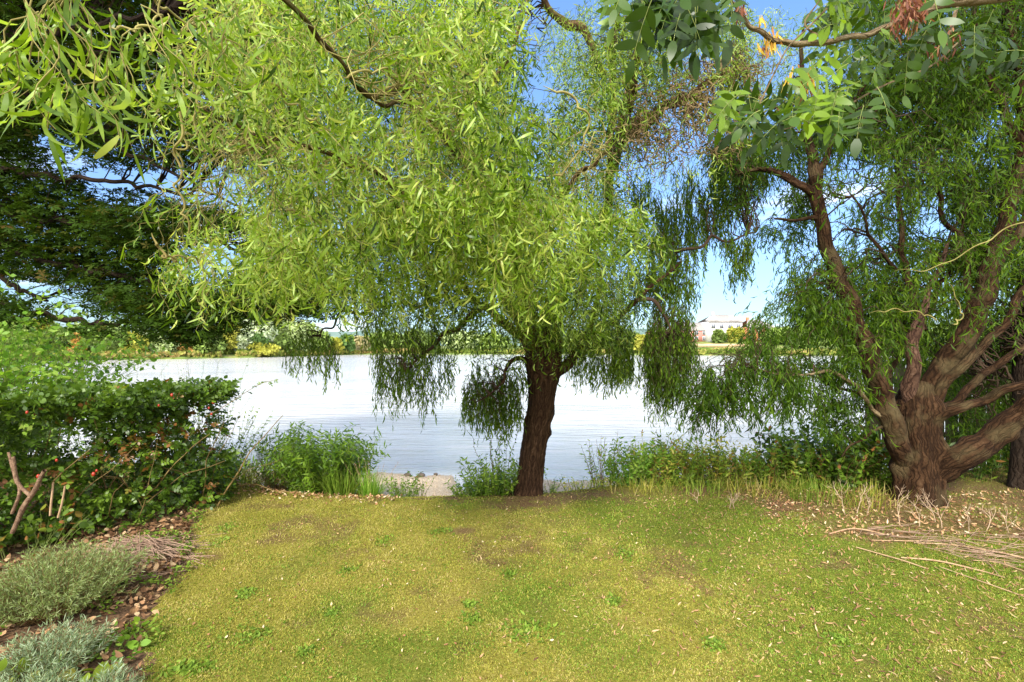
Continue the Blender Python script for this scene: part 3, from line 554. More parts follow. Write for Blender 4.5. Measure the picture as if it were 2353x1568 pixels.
wlimb([(1120, 700, TD-0.2, 18), (1060, 740, TD-0.2, 14), (1010, 775, TD-0.2, 11), (975, 815, TD-0.2, 8), (930, 850, TD-0.3, 5)], M_twigd, seed=8, wob=0.04)
wlimb([(1180, 750, TD, 14), (1080, 690, TD+0.3, 11), (940, 700, TD+0.5, 9), (800, 720, TD+0.6, 7), (740, 775, TD+0.6, 4)], M_twigd, seed=9, wob=0.05)
wlimb([(1392, 180, TD, 20), (1365, 120, TD, 20), (1335, 62, TD-0.1, 22), (1295, 52, TD-0.1, 24), (1265, 25, TD-0.2, 18), (1240, -15, TD-0.3, 14)], B_cwl, seed=10)
wlimb([(1405, 390, TD+0.3, 34), (1425, 320, TD, 32), (1440, 240, TD-0.3, 34), (1455, 170, TD-0.5, 28), (1470, 60, TD-0.8, 18), (1480, -80, TD-1, 12)], B_cwl, seed=11)
wlimb([(1425, 325, TD, 32), (1460, 300, TD-0.2, 30), (1500, 262, TD-0.3, 26), (1550, 235, TD-0.4, 22), (1620, 200, TD-0.5, 15), (1700, 150, TD-0.6, 8)], B_cw, seed=12, wob=0.03)
wlimb([(1395, 490, TD+0.4, 20), (1480, 560, TD+0.2, 14), (1560, 575, TD+0.1, 10), (1640, 550, TD, 8), (1740, 540, TD, 4)], M_twigd, seed=13, wob=0.05)
wlimb([(1460, 690, TD-0.3, 14), (1500, 690, TD-0.3, 10), (1530, 720, TD-0.3, 8), (1545, 780, TD-0.3, 5)], M_twigd, seed=14, wob=0.03)
wlimb([(1200, 640, TD-0.5, 20), (1260, 500, TD-1.2, 16), (1330, 400, TD-1.6, 12), (1400, 350, TD-1.9, 7)], seed=15)
wlimb([(1030, 330, TD-1.7, 14), (1120, 200, TD-1.7, 12), (1180, 100, TD-1.8, 9), (1230, -40, TD-2, 6)], seed=16)
wn_p = np.concatenate(nodes); wn_r = np.concatenate(nrads)
wsel = np.zeros(len(wn_p), bool); wsel[::2] = True

qb = Q(); qd = Q(); qt = Q(); qtd = Q()                # bright leaves, hanging leaves with shade in the colour, pale twigs, dark twigs
def side_dirs(n, down=0.3): return nrm(rvec(n)*[1, 1, 0.6]+DOWN*down)
# 1 the nearest shoots, hanging into the top left corner about a metre away
near = [(110, -60, 1.00, 12, 0.34), (60, -20, 0.95, 9, 0.28), (180, -30, 1.05, 14, 0.30), (70, 90, 0.95, 6, 0.12), (30, 110, .95, 3, 0.06), (250, 60, 1.15, 8, 0.20), (330, 40, 1.2, 9, 0.22), (300, 90, 1.2, 6, 0.24), (380, 60, 1.25, 10, 0.24), (420, 130, 1.4, 10, 0.32), (140, 180, 1.0, 4, 0.14), (105, 190, 1.0, 3, 0.12), (460, 40, 1.35, 14, 0.3), (510, 60, 1.5, 14, 0.36), (350, 200, 1.35, 4, .16), (240, 130, 1.15, 3, .16)]
for x, y, d, n, L in near:
    n = max(2, int(n*0.45))
    P0 = np.array([at(x+rng.normal(0, 16), y+rng.normal(0, 18), d+rng.normal(0, 0.06)) for _ in range(n)])
    leaf_strands(qb, qt, P0, side_dirs(n, 1.2), L*rng.uniform(0.7, 1.1, n), 12, 0.085, 0.125, 7, 6, 0.45, keep=0.75, tint=np.full(n, 0.6)+rng.normal(0, .2, n), twr=0.0013, curl=1.7, twist=1.2, down=0.6, spread=0.7, sides=5)
# 2 layered canopy, its inner shade put into darker back layer tints
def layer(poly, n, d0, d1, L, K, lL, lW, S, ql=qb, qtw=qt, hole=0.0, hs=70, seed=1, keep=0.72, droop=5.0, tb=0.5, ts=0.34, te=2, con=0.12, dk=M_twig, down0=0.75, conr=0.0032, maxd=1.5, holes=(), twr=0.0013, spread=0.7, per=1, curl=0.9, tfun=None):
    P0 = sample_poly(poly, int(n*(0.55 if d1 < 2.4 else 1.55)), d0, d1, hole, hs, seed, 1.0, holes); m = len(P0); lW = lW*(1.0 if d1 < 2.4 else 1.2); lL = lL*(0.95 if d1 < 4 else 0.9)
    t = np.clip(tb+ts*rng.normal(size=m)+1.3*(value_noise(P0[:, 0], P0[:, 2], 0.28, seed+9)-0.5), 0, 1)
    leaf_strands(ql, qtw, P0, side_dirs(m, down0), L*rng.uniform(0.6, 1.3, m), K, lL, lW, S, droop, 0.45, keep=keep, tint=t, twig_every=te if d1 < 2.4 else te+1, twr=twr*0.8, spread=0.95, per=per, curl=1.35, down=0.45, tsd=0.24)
    if con: connectors(qtw, wn_p[wsel], wn_r[wsel], P0, maxd, 14, conr*0.7, wob=0.09, prob=con*0.55)
SKY1 = [(1168, -10), (1240, -10), (1235, 60), (1205, 120), (1170, 90)]
SKY2 = [(1180, 150), (1250, 130), (1245, 230), (1200, 240)]
SKY3 = [(1300, 150), (1345, 170), (1335, 240), (1300, 220)]
G1 = [(400, 120), (470, 200), (440, 300), (330, 330), (290, 240)]
GREY = [(840, 205), (950, 205), (955, 260), (840, 260)]
layer([(400, -60), (640, -60), (700, 80), (640, 190), (520, 180), (440, 110), (390, 20)], 150, 1.5, 2.1, 0.34, 13, 0.085, 0.125, 6, hole=0.36, tb=0.6, te=1, seed=31, con=0.1)
layer([(330, 180), (440, 150), (640, 170), (700, 420), (560, 560), (400, 640), (350, 400), (440, 330)], 150, 1.6, 2.3, 0.30, 12, 0.07, 0.13, 5, hole=0.52, hs=60, tb=0.55, te=1, seed=32, con=0.15)
layer([(360, 560), (500, 480), (640, 470), (900, 560), (820, 660), (640, 640), (480, 640), (390, 610)], 190, 2.2, 3.0, 0.28, 12, 0.075, 0.13, 5, hole=0.40, hs=60, tb=0.7, te=1, seed=33, con=0.3)
layer([(540, -60), (1200, -60), (1240, 260), (1180, 480), (900, 520), (600, 480), (480, 240)], 700, 2.2, 3.2, 0.32, 13, 0.085, 0.13, 5, hole=0.47, hs=70, tb=0.72, ts=0.28, te=1, seed=34, con=0.12, holes=(SKY1, SKY2, GREY))
layer([(640, 420), (1000, 400), (1130, 380), (1300, 420), (1480, 470), (1500, 560), (1400, 640), (1200, 650), (900, 650), (650, 640), (560, 560)], 760, 2.9, 3.9, 0.36, 12, 0.09, 0.13, 5, hole=0.44, hs=70, tb=0.76, ts=0.26, te=1, seed=35, con=0.10)
layer([(1050, 370), (1130, 360), (1260, 440), (1330, 520), (1260, 620), (1100, 560)], 170, 2.4, 2.9, 0.40, 13, 0.08, 0.13, 6, tb=0.85, te=1, seed=36, con=0.1)
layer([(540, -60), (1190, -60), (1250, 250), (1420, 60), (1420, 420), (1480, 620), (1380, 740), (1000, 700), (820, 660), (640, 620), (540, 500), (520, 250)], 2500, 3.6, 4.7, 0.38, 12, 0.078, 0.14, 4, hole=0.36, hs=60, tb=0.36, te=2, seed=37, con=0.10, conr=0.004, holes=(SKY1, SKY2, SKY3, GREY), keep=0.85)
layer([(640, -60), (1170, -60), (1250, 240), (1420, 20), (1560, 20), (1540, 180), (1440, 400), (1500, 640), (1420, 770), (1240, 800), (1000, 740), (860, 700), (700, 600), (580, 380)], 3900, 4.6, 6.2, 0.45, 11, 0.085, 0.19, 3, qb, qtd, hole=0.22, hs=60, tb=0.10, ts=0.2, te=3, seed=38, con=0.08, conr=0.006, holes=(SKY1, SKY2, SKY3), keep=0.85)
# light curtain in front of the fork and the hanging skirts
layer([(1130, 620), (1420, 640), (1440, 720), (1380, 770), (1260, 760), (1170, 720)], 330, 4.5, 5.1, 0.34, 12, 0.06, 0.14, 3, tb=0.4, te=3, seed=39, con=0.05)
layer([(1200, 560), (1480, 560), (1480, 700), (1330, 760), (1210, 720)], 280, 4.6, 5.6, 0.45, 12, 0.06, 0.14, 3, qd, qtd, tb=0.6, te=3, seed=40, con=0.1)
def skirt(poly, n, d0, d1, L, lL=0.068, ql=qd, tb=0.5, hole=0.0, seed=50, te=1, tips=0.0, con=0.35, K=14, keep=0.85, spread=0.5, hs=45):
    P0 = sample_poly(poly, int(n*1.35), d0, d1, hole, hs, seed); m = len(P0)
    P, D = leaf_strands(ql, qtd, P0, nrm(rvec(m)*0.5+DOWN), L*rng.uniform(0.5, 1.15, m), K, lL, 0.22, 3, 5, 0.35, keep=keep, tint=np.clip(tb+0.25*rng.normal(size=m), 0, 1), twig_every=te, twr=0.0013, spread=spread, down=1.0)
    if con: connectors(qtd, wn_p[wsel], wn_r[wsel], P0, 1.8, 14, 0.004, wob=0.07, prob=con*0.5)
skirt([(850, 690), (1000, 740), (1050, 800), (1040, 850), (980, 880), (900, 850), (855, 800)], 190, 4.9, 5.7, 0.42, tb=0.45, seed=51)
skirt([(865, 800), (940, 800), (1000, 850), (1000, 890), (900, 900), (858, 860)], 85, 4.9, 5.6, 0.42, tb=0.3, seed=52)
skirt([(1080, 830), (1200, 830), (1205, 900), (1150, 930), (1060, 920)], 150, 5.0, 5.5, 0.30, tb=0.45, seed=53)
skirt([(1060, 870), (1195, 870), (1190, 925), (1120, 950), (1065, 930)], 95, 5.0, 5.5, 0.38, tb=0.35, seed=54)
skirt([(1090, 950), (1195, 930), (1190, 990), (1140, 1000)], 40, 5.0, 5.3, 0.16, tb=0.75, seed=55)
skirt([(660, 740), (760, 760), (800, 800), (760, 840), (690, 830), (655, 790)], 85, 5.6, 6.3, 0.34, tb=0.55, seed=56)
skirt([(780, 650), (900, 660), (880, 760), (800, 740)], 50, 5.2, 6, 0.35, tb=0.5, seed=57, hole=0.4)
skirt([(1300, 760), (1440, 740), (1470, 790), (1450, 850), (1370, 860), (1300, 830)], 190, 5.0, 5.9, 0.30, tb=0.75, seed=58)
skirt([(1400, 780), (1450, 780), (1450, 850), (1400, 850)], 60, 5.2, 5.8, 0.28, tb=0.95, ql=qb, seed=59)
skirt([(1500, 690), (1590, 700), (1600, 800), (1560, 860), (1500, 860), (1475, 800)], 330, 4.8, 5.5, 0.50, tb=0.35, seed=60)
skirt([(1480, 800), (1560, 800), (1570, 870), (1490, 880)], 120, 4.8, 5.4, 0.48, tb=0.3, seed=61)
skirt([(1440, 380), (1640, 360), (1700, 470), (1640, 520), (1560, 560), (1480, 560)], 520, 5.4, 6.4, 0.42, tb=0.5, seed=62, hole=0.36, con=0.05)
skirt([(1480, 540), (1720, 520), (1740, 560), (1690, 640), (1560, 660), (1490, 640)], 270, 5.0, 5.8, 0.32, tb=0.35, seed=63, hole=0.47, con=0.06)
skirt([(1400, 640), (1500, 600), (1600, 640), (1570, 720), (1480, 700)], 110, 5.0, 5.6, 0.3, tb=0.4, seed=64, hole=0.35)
skirt([(1600, 250), (1760, 280), (1760, 420), (1640, 400)], 260, 5.6, 6.6, 0.42, tb=0.45, seed=65, hole=0.36)
# yellow-green upper right part and its thicket of bare curled twigs
layer([(1250, 20), (1400, -20), (1700, -40), (1740, 120), (1620, 190), (1480, 170), (1400, 260), (1280, 240)], 1000, 4.2, 5.6, 0.34, 11, 0.07, 0.13, 3, qb, qtd, hole=0.38, hs=60, tb=0.8, te=2, seed=66, con=0.15, holes=(SKY1, SKY2, SKY3))
layer([(1440, 100), (1700, 120), (1740, 300), (1600, 420), (1450, 420)], 170, 4.2, 5.2, 0.3, 11, 0.07, 0.15, 3, qb, qtd, hole=0.42, hs=50, tb=0.6, te=2, seed=68, con=0.05)
layer([(1640, 20), (2000, 0), (2050, 160), (1900, 260), (1700, 200)], 520, 5.4, 6.6, 0.4, 11, 0.075, 0.14, 3, qb, qtd, hole=0.3, tb=0.55, te=3, seed=67, con=0)
qx = Q()
P0 = sample_poly([(1440, 200), (1500, 130), (1640, 130), (1760, 150), (1740, 230), (1700, 340), (1560, 370), (1420, 400), (1400, 250)], 480, 4.3, 5.4, 0.36, 60, 70)
P, D = strands(P0, nrm(rvec(len(P0))+np.array([0.3, 0, -0.2])), rng.uniform(0.25, 0.6, len(P0)), 26, 1.0, 1.1, 2*pi/0.11, 1.2)
tubes(qx, P, 0.0042*np.linspace(1.3, 0.4, 26)[None]*rng.uniform(0.5, 1.4, (len(P0), 1)), 4); connectors(qx, wn_p[wsel], wn_r[wsel], P0, 1.3, 18, 0.008, 0.09, 5, 0.35)
P0 = sample_poly([(1000, 420), (1120, 380), (1130, 520), (1000, 560), (940, 500)], 90, 3.9, 4.4)
P, D = strands(P0, rvec(len(P0)), rng.uniform(0.2, 0.45, len(P0)), 22, 1.0, 1.0, 2*pi/0.12, 1.0); tubes(qx, P, 0.003*np.linspace(1.3, 0.4, 22)[None]*np.ones((len(P0), 1)), 4)
# long bare curly shoots seen across the leaves
for rows in ([(250, 62, 1.15), (300, 68, 1.15), (355, 60, 1.17), (368, 20, 1.2), (362, -20, 1.22)], [(330, -20, 1.4), (380, 20, 1.45), (470, 75, 1.6), (600, 130, 1.8)], [(425, 160, 1.55), (418, 260, 1.55), (408, 360, 1.6), (410, 440, 1.6), (425, 500, 1.62), (440, 540, 1.65)],
             [(430, 160, 1.6), (455, 230, 1.6), (445, 300, 1.6), (415, 340, 1.6), (412, 400, 1.62)], [(780, 180, 2.2), (850, 165, 2.3), (905, 170, 2.4), (960, 210, 2.6), (985, 260, 2.7)], [(560, 80, 1.9), (620, 190, 1.9), (700, 260, 2.1), (760, 300, 2.3)],
             [(1250, 200, 3.2), (1320, 230, 3.2), (1350, 300, 3.3), (1290, 400, 3.4), (1210, 420, 3.5)], [(640, 480, 2.6), (700, 500, 2.6), (790, 560, 2.8), (860, 600, 2.9)], [(350, 540, 1.9), (380, 590, 1.9), (420, 595, 2), (470, 600, 2.1)]):
    sp = spline([list(at(a, b, c)) for a, b, c in rows], 60); k = np.linspace(0, 1, 60); 
    sp += np.stack([np.sin(k*34+rows[0][0]), np.cos(k*27), np.sin(k*30+2)], 1)*0.006*rows[0][2]
    tubes(qt, sp[None], np.interp(k, [0, 0.1, 0.9, 1], [0.0006, 0.003, 0.002, 0.0004])[None]*rows[0][2]*0.9, 6)
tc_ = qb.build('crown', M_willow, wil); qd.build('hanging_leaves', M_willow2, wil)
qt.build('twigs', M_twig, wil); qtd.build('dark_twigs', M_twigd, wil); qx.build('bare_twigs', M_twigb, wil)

# ------------------------------------------------------------------ the old willow at the right
RD = 5.0
rw, rb = tree_base('willow_tree', 'old many limbed willow with thick reddish trunk at the right', 2107, 1150, d=RD)
q = Q()
limb(q, limbpts([(2108, 1175, RD, 112), (2108, 1140, RD, 98), (2110, 1080, RD, 88), (2108, 1020, RD, 82), (2104, 960, RD, 86), (2107, 915, RD, 74), (2112, 880, RD+0.02, 50)]), 64, 80, 0.055, 8, 0.08, 21)
q.build('trunk', B_rw, rw)
rn = []; rr_ = []
def rlimb(rows, mat=B_rw, seed=1, wob=0.02, sides=18, per=34, ridge=0.06, knots=5):
    q = Q(); p, r = limb(q, [a_[:3]+[a_[3]*0.73] for a_ in limbpts(rows)], sides, per, ridge, knots, 0, seed, wob); q.build('limb', mat, rw); rn.append(p); rr_.append(r)
rlimb([(2096, 1090, RD+0.03, 60), (2060, 1010, RD-0.08, 62), (2035, 940, RD-0.1, 60), (2012, 860, RD-0.1, 58), (1990, 790, RD-0.1, 52), (1958, 715, RD-0.1, 46), (1930, 650, RD-0.1, 44), (1905, 570, RD-0.1, 40), (1886, 500, RD-0.1, 38), (1872, 440, RD-0.1, 38), (1872, 400, RD-0.1, 34), (1866, 340, RD, 26), (1852, 280, RD+0.1, 20), (1840, 180, RD+0.2, 14), (1850, 60, RD+0.2, 6)], seed=22, sides=24)
rlimb([(1874, 405, RD-0.1, 30), (1895, 370, RD-0.1, 20), (1915, 320, RD, 17), (1948, 275, RD, 15), (1965, 235, RD, 12), (2000, 180, RD, 8)], seed=23)
rlimb([(1875, 450, RD-0.1, 28), (1840, 428, RD-0.1, 24), (1800, 405, RD, 20), (1755, 390, RD+0.1, 14), (1690, 400, RD+0.2, 8)], seed=24)
rlimb([(1890, 505, RD-0.1, 20), (1860, 500, RD-0.1, 12), (1820, 510, RD-0.1, 8), (1780, 500, RD-0.1, 5)], seed=241)
rlimb([(2092, 960, RD, 44), (2092, 890, RD-0.08, 40), (2098, 820, RD-0.12, 36), (2101, 770, RD-0.12, 34), (2112, 735, RD-0.1, 27), (2120, 700, RD-0.05, 20), (2150, 640, RD, 14), (2180, 560, RD, 8)], B_stub, seed=25)
rlimb([(2120, 760, RD, 24), (2098, 690, RD+0.1, 18), (2082, 620, RD+0.15, 17), (2074, 560, RD+0.2, 15), (2060, 430, RD+0.3, 12), (2070, 300, RD+0.3, 9)], seed=26, wob=0.02)
rlimb([(2115, 960, RD, 70), (2145, 890, RD, 66), (2180, 830, RD, 62), (2222, 765, RD, 60), (2252, 700, RD, 56), (2275, 630, RD, 52), (2292, 560, RD, 46), (2316, 490, RD, 40), (2338, 420, RD, 38), (2350, 320, RD, 36), (2346, 200, RD, 30), (2330, 60, RD, 22), (2320, -80, RD, 14)], seed=27, sides=24)
rlimb([(2285, 600, RD, 30), (2315, 570, RD-0.1, 24), (2345, 520, RD-0.1, 22), (2400, 440, RD-0.1, 18)], seed=271)
rlimb([(2108, 985, RD+0.02, 42), (2170, 890, RD-0.15, 32), (2225, 825, RD-0.2, 27), (2280, 775, RD-0.2, 24), (2325, 720, RD-0.2, 22), (2350, 670, RD-0.2, 20), (2420, 600, RD-0.2, 15)], seed=28)
rlimb([(2106, 1000, RD+0.04, 40), (2170, 950, RD-0.2, 32), (2220, 935, RD-0.25, 26), (2275, 915, RD-0.3, 25), (2330, 893, RD-0.4, 24), (2420, 860, RD-0.5, 20)], seed=29)
rlimb([(2090, 1085, RD+0.06, 60), (2155, 1080, RD-0.08, 76), (2210, 1050, RD-0.2, 76), (2270, 1012, RD-0.25, 70), (2330, 960, RD-0.3, 66), (2400, 900, RD-0.4, 60), (2520, 800, RD-0.5, 45)], seed=30, sides=26)
rlimb([(2115, 985, RD+0.08, 30), (2190, 930, RD+0.2, 24), (2240, 880, RD+0.25, 22), (2300, 830, RD+0.3, 20), (2380, 780, RD+0.3, 16)], seed=31)
rlimb([(2035, 965, RD-0.1, 14), (2005, 938, RD-0.15, 12), (1985, 915, RD-0.2, 12), (1962, 885, RD-0.2, 11), (1930, 862, RD-0.25, 11), (1880, 856, RD-0.3, 9), (1820, 862, RD-0.35, 6), (1740, 850, RD-0.4, 4)], B_ash, seed=32, sides=10)
rlimb([(2038, 930, RD, 16), (2000, 915, RD, 12), (1960, 900, RD, 10), (1900, 880, RD, 6)], seed=33, sides=10)
rlimb([(2038, 975, RD-0.1, 9), (2010, 990, RD-0.1, 8), (1985, 1010, RD-0.1, 7), (1955, 1025, RD-0.1, 6), (1935, 1050, RD-0.1, 4)], seed=34, sides=8)
rlimb([(2060, 620, RD+0.15, 12), (2020, 570, RD+0.1, 10), (1985, 520, RD+0.1, 8), (1960, 450, RD+0.1, 6)], seed=35, sides=8, wob=0.03)
rlimb([(2040, 870, RD+0.1, 18), (2070, 800, RD+0.2, 14), (2140, 700, RD+0.3, 12), (2200, 560, RD+0.4, 10), (2220, 420, RD+0.4, 7)], seed=36, sides=8, wob=0.03)
rlimb([(2240, 700, RD+0.1, 22), (2200, 560, RD+0.2, 16), (2150, 420, RD+0.3, 12), (2130, 260, RD+0.4, 9), (2140, 100, RD+0.4, 6)], seed=37, sides=8, wob=0.03)
rlimb([(2346, 330, RD, 26), (2300, 240, RD-0.1, 20), (2262, 160, RD-0.1, 15), (2240, 40, RD-0.2, 10)], seed=38)
rnp = np.concatenate(rn); rnr = np.concatenate(rr_); rsel = np.zeros(len(rnp), bool); rsel[::2] = True
ql = Q(); qk = Q(); qm = Q()
def rl(poly, n, d0, d1, L, tb, hole=0.0, seed=1, ql=ql, lL=0.078, con=0.07, hs=60, K=12, down0=0.5, te=2, keep=0.85, holes=()):
    P0 = sample_poly(poly, int(n*1.9), d0, d1, hole, hs, seed, 1, holes); m = len(P0)
    leaf_strands(ql, qk, P0, nrm(rvec(m)*0.8+DOWN*down0), L*rng.uniform(0.5, 1.3, m), K, lL, 0.2, 3, 3.5, 0.4, keep=keep, tint=np.clip(tb+0.25*rng.normal(size=m), 0, 1), twig_every=te, twr=0.0015, spread=0.7, down=0.75)
    if con: connectors(qk, rnp[rsel], rnr[rsel], P0, 1.6, 14, 0.0055, 0.07, 4, con)
RS1 = [(1885, 420), (1960, 330), (2060, 350), (2090, 470), (2040, 620), (1990, 560), (1930, 470)]
RS2 = [(1740, 560), (1830, 560), (1830, 690), (1730, 690)]
RS3 = [(2090, 440), (2180, 420), (2200, 560), (2120, 600)]
rl([(1700, 770), (1760, 700), (1850, 640), (1930, 700), (1985, 820), (1980, 900), (1900, 860), (1760, 860), (1660, 830)], 430, 4.6, 5.6, 0.34, 0.5, 0.32, 81)
rl([(1590, 830), (1700, 800), (1850, 850), (1900, 900), (1850, 930), (1740, 930), (1620, 900)], 200, 4.3, 5.0, 0.32, 0.35, 0.42, 82, down0=1.5, hs=35)
rl([(1580, 860), (1660, 840), (1680, 900), (1620, 960), (1585, 930)], 90, 4.4, 4.9, 0.36, 0.2, 0.2, 83)
rl([(1860, 900), (1990, 900), (2010, 960), (1950, 1010), (1880, 980)], 110, 4.8, 5.3, 0.25, 0.45, 0.3, 84)
rl([(1790, 600), (1930, 560), (2060, 620), (2160, 690), (2120, 800), (2000, 800), (1880, 760), (1780, 700)], 560, 4.9, 6.1, 0.32, 0.6, 0.34, 85, hs=45)
rl([(2000, 560), (2260, 520), (2300, 640), (2200, 720), (2060, 720)], 380, 5.0, 6.3, 0.32, 0.75, 0.34, 86, hs=45)
rl([(1620, 330), (1760, 280), (1900, 300), (1880, 480), (1840, 560), (1760, 540), (1680, 480)], 520, 5.0, 6.4, 0.34, 0.25, 0.40, 87, hs=45)
rl([(1860, 200), (2120, 150), (2353, 180), (2380, 420), (2250, 460), (2080, 420), (1930, 400), (1880, 320)], 1500, 4.8, 6.6, 0.36, 0.25, 0.42, 88, holes=(RS1,), hs=45)
rl([(1960, -50), (2400, -60), (2400, 220), (2120, 240), (1960, 160)], 1400, 4.6, 6.6, 0.36, 0.25, 0.34, 89, hs=45)
rl([(2050, 400), (2400, 380), (2420, 640), (2260, 660), (2110, 560)], 850, 5.1, 6.6, 0.34, 0.3, 0.40, 90, holes=(RS3,))
rl([(1930, 460), (2080, 420), (2100, 560), (2060, 640), (1960, 600)], 170, 5.4, 6.6, 0.34, 0.85, 0.45, 91)
rl([(2100, 760), (2400, 640), (2420, 940), (2240, 960), (2130, 900)], 900, 5.6, 7.2, 0.34, 0.4, 0.16, 92)
rl([(2180, 950), (2400, 930), (2400, 1040), (2240, 1060)], 260, 5.6, 7.0, 0.26, 0.35, 0.2, 93)
rl([(1930, 640), (2080, 640), (2080, 880), (2000, 880)], 240, 5.5, 6.6, 0.34, 0.55, 0.25, 94)
n = 1300; P0 = np.stack([rng.uniform(1.2, 9.0, n), rng.uniform(0.8, 6.0, n), np.zeros(n)], 1); P0[:, 2] = 4.4+rng.uniform(0, 1.6, n)+0.15*(6-P0[:, 1]); P0 = P0[(P0[:, 2] > EYE+(HY+120)/F*P0[:, 1]) & (P0[:, 0] > 1.6+0.25*P0[:, 1])]  # unseen leaves added overhead, toward the sun, to shade this tree
leaf_strands(ql, None, P0, nrm(rvec(len(P0))+DOWN*0.2), 0.5, 10, 0.12, 0.3, 2, 2.0, 0.4, tint=np.full(len(P0), 0.4), spread=0.9)
rl([(1820, 560), (1990, 560), (2080, 700), (2060, 860), (1960, 780), (1860, 700)], 40, 4.2, 4.8, 0.30, 0.6, 0.45, 95, te=1, hs=40)
rl([(2080, 560), (2353, 480), (2353, 760), (2240, 720), (2100, 700)], 55, 4.1, 4.8, 0.32, 0.65, 0.45, 96, te=1, hs=40)
rl([(1860, 260), (2353, 200), (2353, 480), (2100, 460), (1880, 420)], 120, 4.2, 4.8, 0.36, 0.6, 0.5, 97, te=1, hs=45)
ql.build('crown', M_oldwil, rw); qk.build('twigs', M_twigd, rw)
q = Q()
for rows in ([(2060, 622, 4.2), (2140, 618, 4.1), (2220, 580, 4.0), (2300, 535, 3.9), (2400, 490, 3.8)], [(2000, 720, 4.3), (2060, 712, 4.25), (2120, 722, 4.2), (2150, 735, 4.2)], [(2180, 650, 4.0), (2210, 720, 4.1), (2190, 745, 4.1)]):
    sp = spline([list(at(a, b, c)) for a, b, c in rows], 50); k = np.linspace(0, 1, 50); sp += np.stack([np.sin(k*22), np.cos(k*17), np.sin(k*25)], 1)*0.012
    q = Q(); tubes(q, sp[None], np.interp(k, [0, 0.2, 1], [0.0008, 0.004, 0.006])[None], 6); q.build('bare_twig', M_twig, rw)

# ------------------------------------------------------------------ the dark maple at the left
mp_, mb = tree_base('maple_tree', 'dark spreading maple overhanging the lake at the left', 0, 0, d=6.2)
mp_.location = (-8.6, 5.6, 0.0); mp_['_base'] = [-8.6, 5.6, 0.0]
q = Q(); limb(q, [[-8.6, 5.6, -0.2, 0.42], [-8.5, 5.6, 1.0, 0.34], [-8.3, 5.6, 2.2, 0.30], [-8.1, 5.6, 3.6, 0.26], [-7.7, 5.6, 5.4, 0.2], [-7.2, 5.5, 7.0, 0.12]], 24, 14, 0.06, 3, 0.3, 71); q.build('trunk', B_map, mp_)
mn = []; mr = []
def ml(rows, start=None, seed=1):
    pts = limbpts(rows); pts = ([start] if start else [])+pts; q = Q(); p, r = limb(q, pts, 9, 14, 0.05, 2, 0, seed, 0.03); q.build('limb', B_map, mp_); mn.append(p); mr.append(r)
ml([(-60, 690, 6.2, 20), (60, 716, 6.0, 15), (180, 738, 5.8, 12), (270, 745, 5.7, 8), (420, 735, 5.6, 5)], [-8.4, 5.6, 1.9, 0.09], 72)
ml([(-60, 560, 6.2, 18), (100, 600, 6.0, 15), (300, 640, 5.8, 12), (480, 690, 5.6, 8), (640, 700, 5.5, 5)], [-8.3, 5.6, 2.2, 0.09], 73)
ml([(-40, 640, 6, 12), (30, 660, 5.9, 10), (110, 690, 5.9, 6)], [-8.4, 5.6, 2.0, 0.06], 74)
ml([(-60, 300, 6.0, 34), (30, 260, 5.8, 30), (80, 210, 5.6, 22), (180, 140, 5.4, 16), (330, 90, 5.3, 10)], [-8.1, 5.6, 3.4, 0.14], 75)
ml([(-60, 270, 5.8, 18), (40, 285, 5.6, 14), (140, 265, 5.5, 13), (260, 330, 5.4, 10), (400, 400, 5.4, 7), (560, 480, 5.4, 5)], [-8.1, 5.6, 3.2, 0.08], 76)
ml([(-60, 480, 6.2, 22), (60, 500, 6.0, 16), (240, 520, 5.9, 12), (440, 540, 5.8, 8), (600, 600, 5.7, 5)], [-8.2, 5.6, 2.7, 0.1], 77)
ml([(-60, 60, 5.6, 26), (60, 90, 5.4, 20), (200, 60, 5.2, 14), (400, 20, 5, 8)], [-7.9, 5.6, 4.4, 0.12], 78)
ml([(-60, 400, 5.8, 16), (100, 405, 5.7, 12), (280, 420, 5.7, 9), (440, 450, 5.7, 6)], [-8.2, 5.6, 2.9, 0.08], 79)
mnp = np.concatenate(mn); mnr = np.concatenate(mr); msel = np.zeros(len(mnp), bool); msel[::2] = True
def maple_leaves(q, P, N, size, tint):
    n = len(P); N = nrm(N); a = nrm(np.cross(N, rvec(n))); b = np.cross(N, a); size = np.asarray(size)
    V = []; spec = [(-2.2, 0.55, 0.30), (-1.1, 0.88, 0.30), (0, 1.0, 0.33), (1.1, 0.88, 0.30), (2.2, 0.55, 0.30)]
    cup = rng.normal(-0.12, 0.12, n)
    for an, l, w in spec:
        for r, da, z in ((0.0, 0, 0), (0.62*l, -w*1.05, 0.3), (l, 0, 1.0), (0.62*l, w*1.05, 0.3)):
            th = an+da; V.append(P+(a*(r*cos(th))+b*(r*sin(th)))*size[:, None]+N*(cup*z*size)[:, None])
    V = np.stack(V, 1); k = V.shape[1]; i = np.arange(n)[:, None]*k+np.arange(5)[None]*4
    q.add(V.reshape(-1, 3), np.stack([i, i+1, i+2, i+3], -1), np.repeat(tint, k))
qm = Q(); qmt = Q()
H1 = [(95, 300), (140, 300), (250, 410), (320, 470), (280, 470), (200, 430), (130, 370), (80, 330)]
H2 = [(0, 260), (60, 250), (100, 300), (40, 330), (0, 330)]
H3 = [(150, 370), (240, 400), (360, 520), (300, 520), (180, 440)]
H4 = [(380, 580), (560, 520), (600, 590), (560, 640), (470, 660), (380, 640)]
H5 = [(430, 180), (510, 210), (500, 260), (430, 250)]
H6 = [(-10, 180), (40, 170), (40, 200), (-10, 200)]
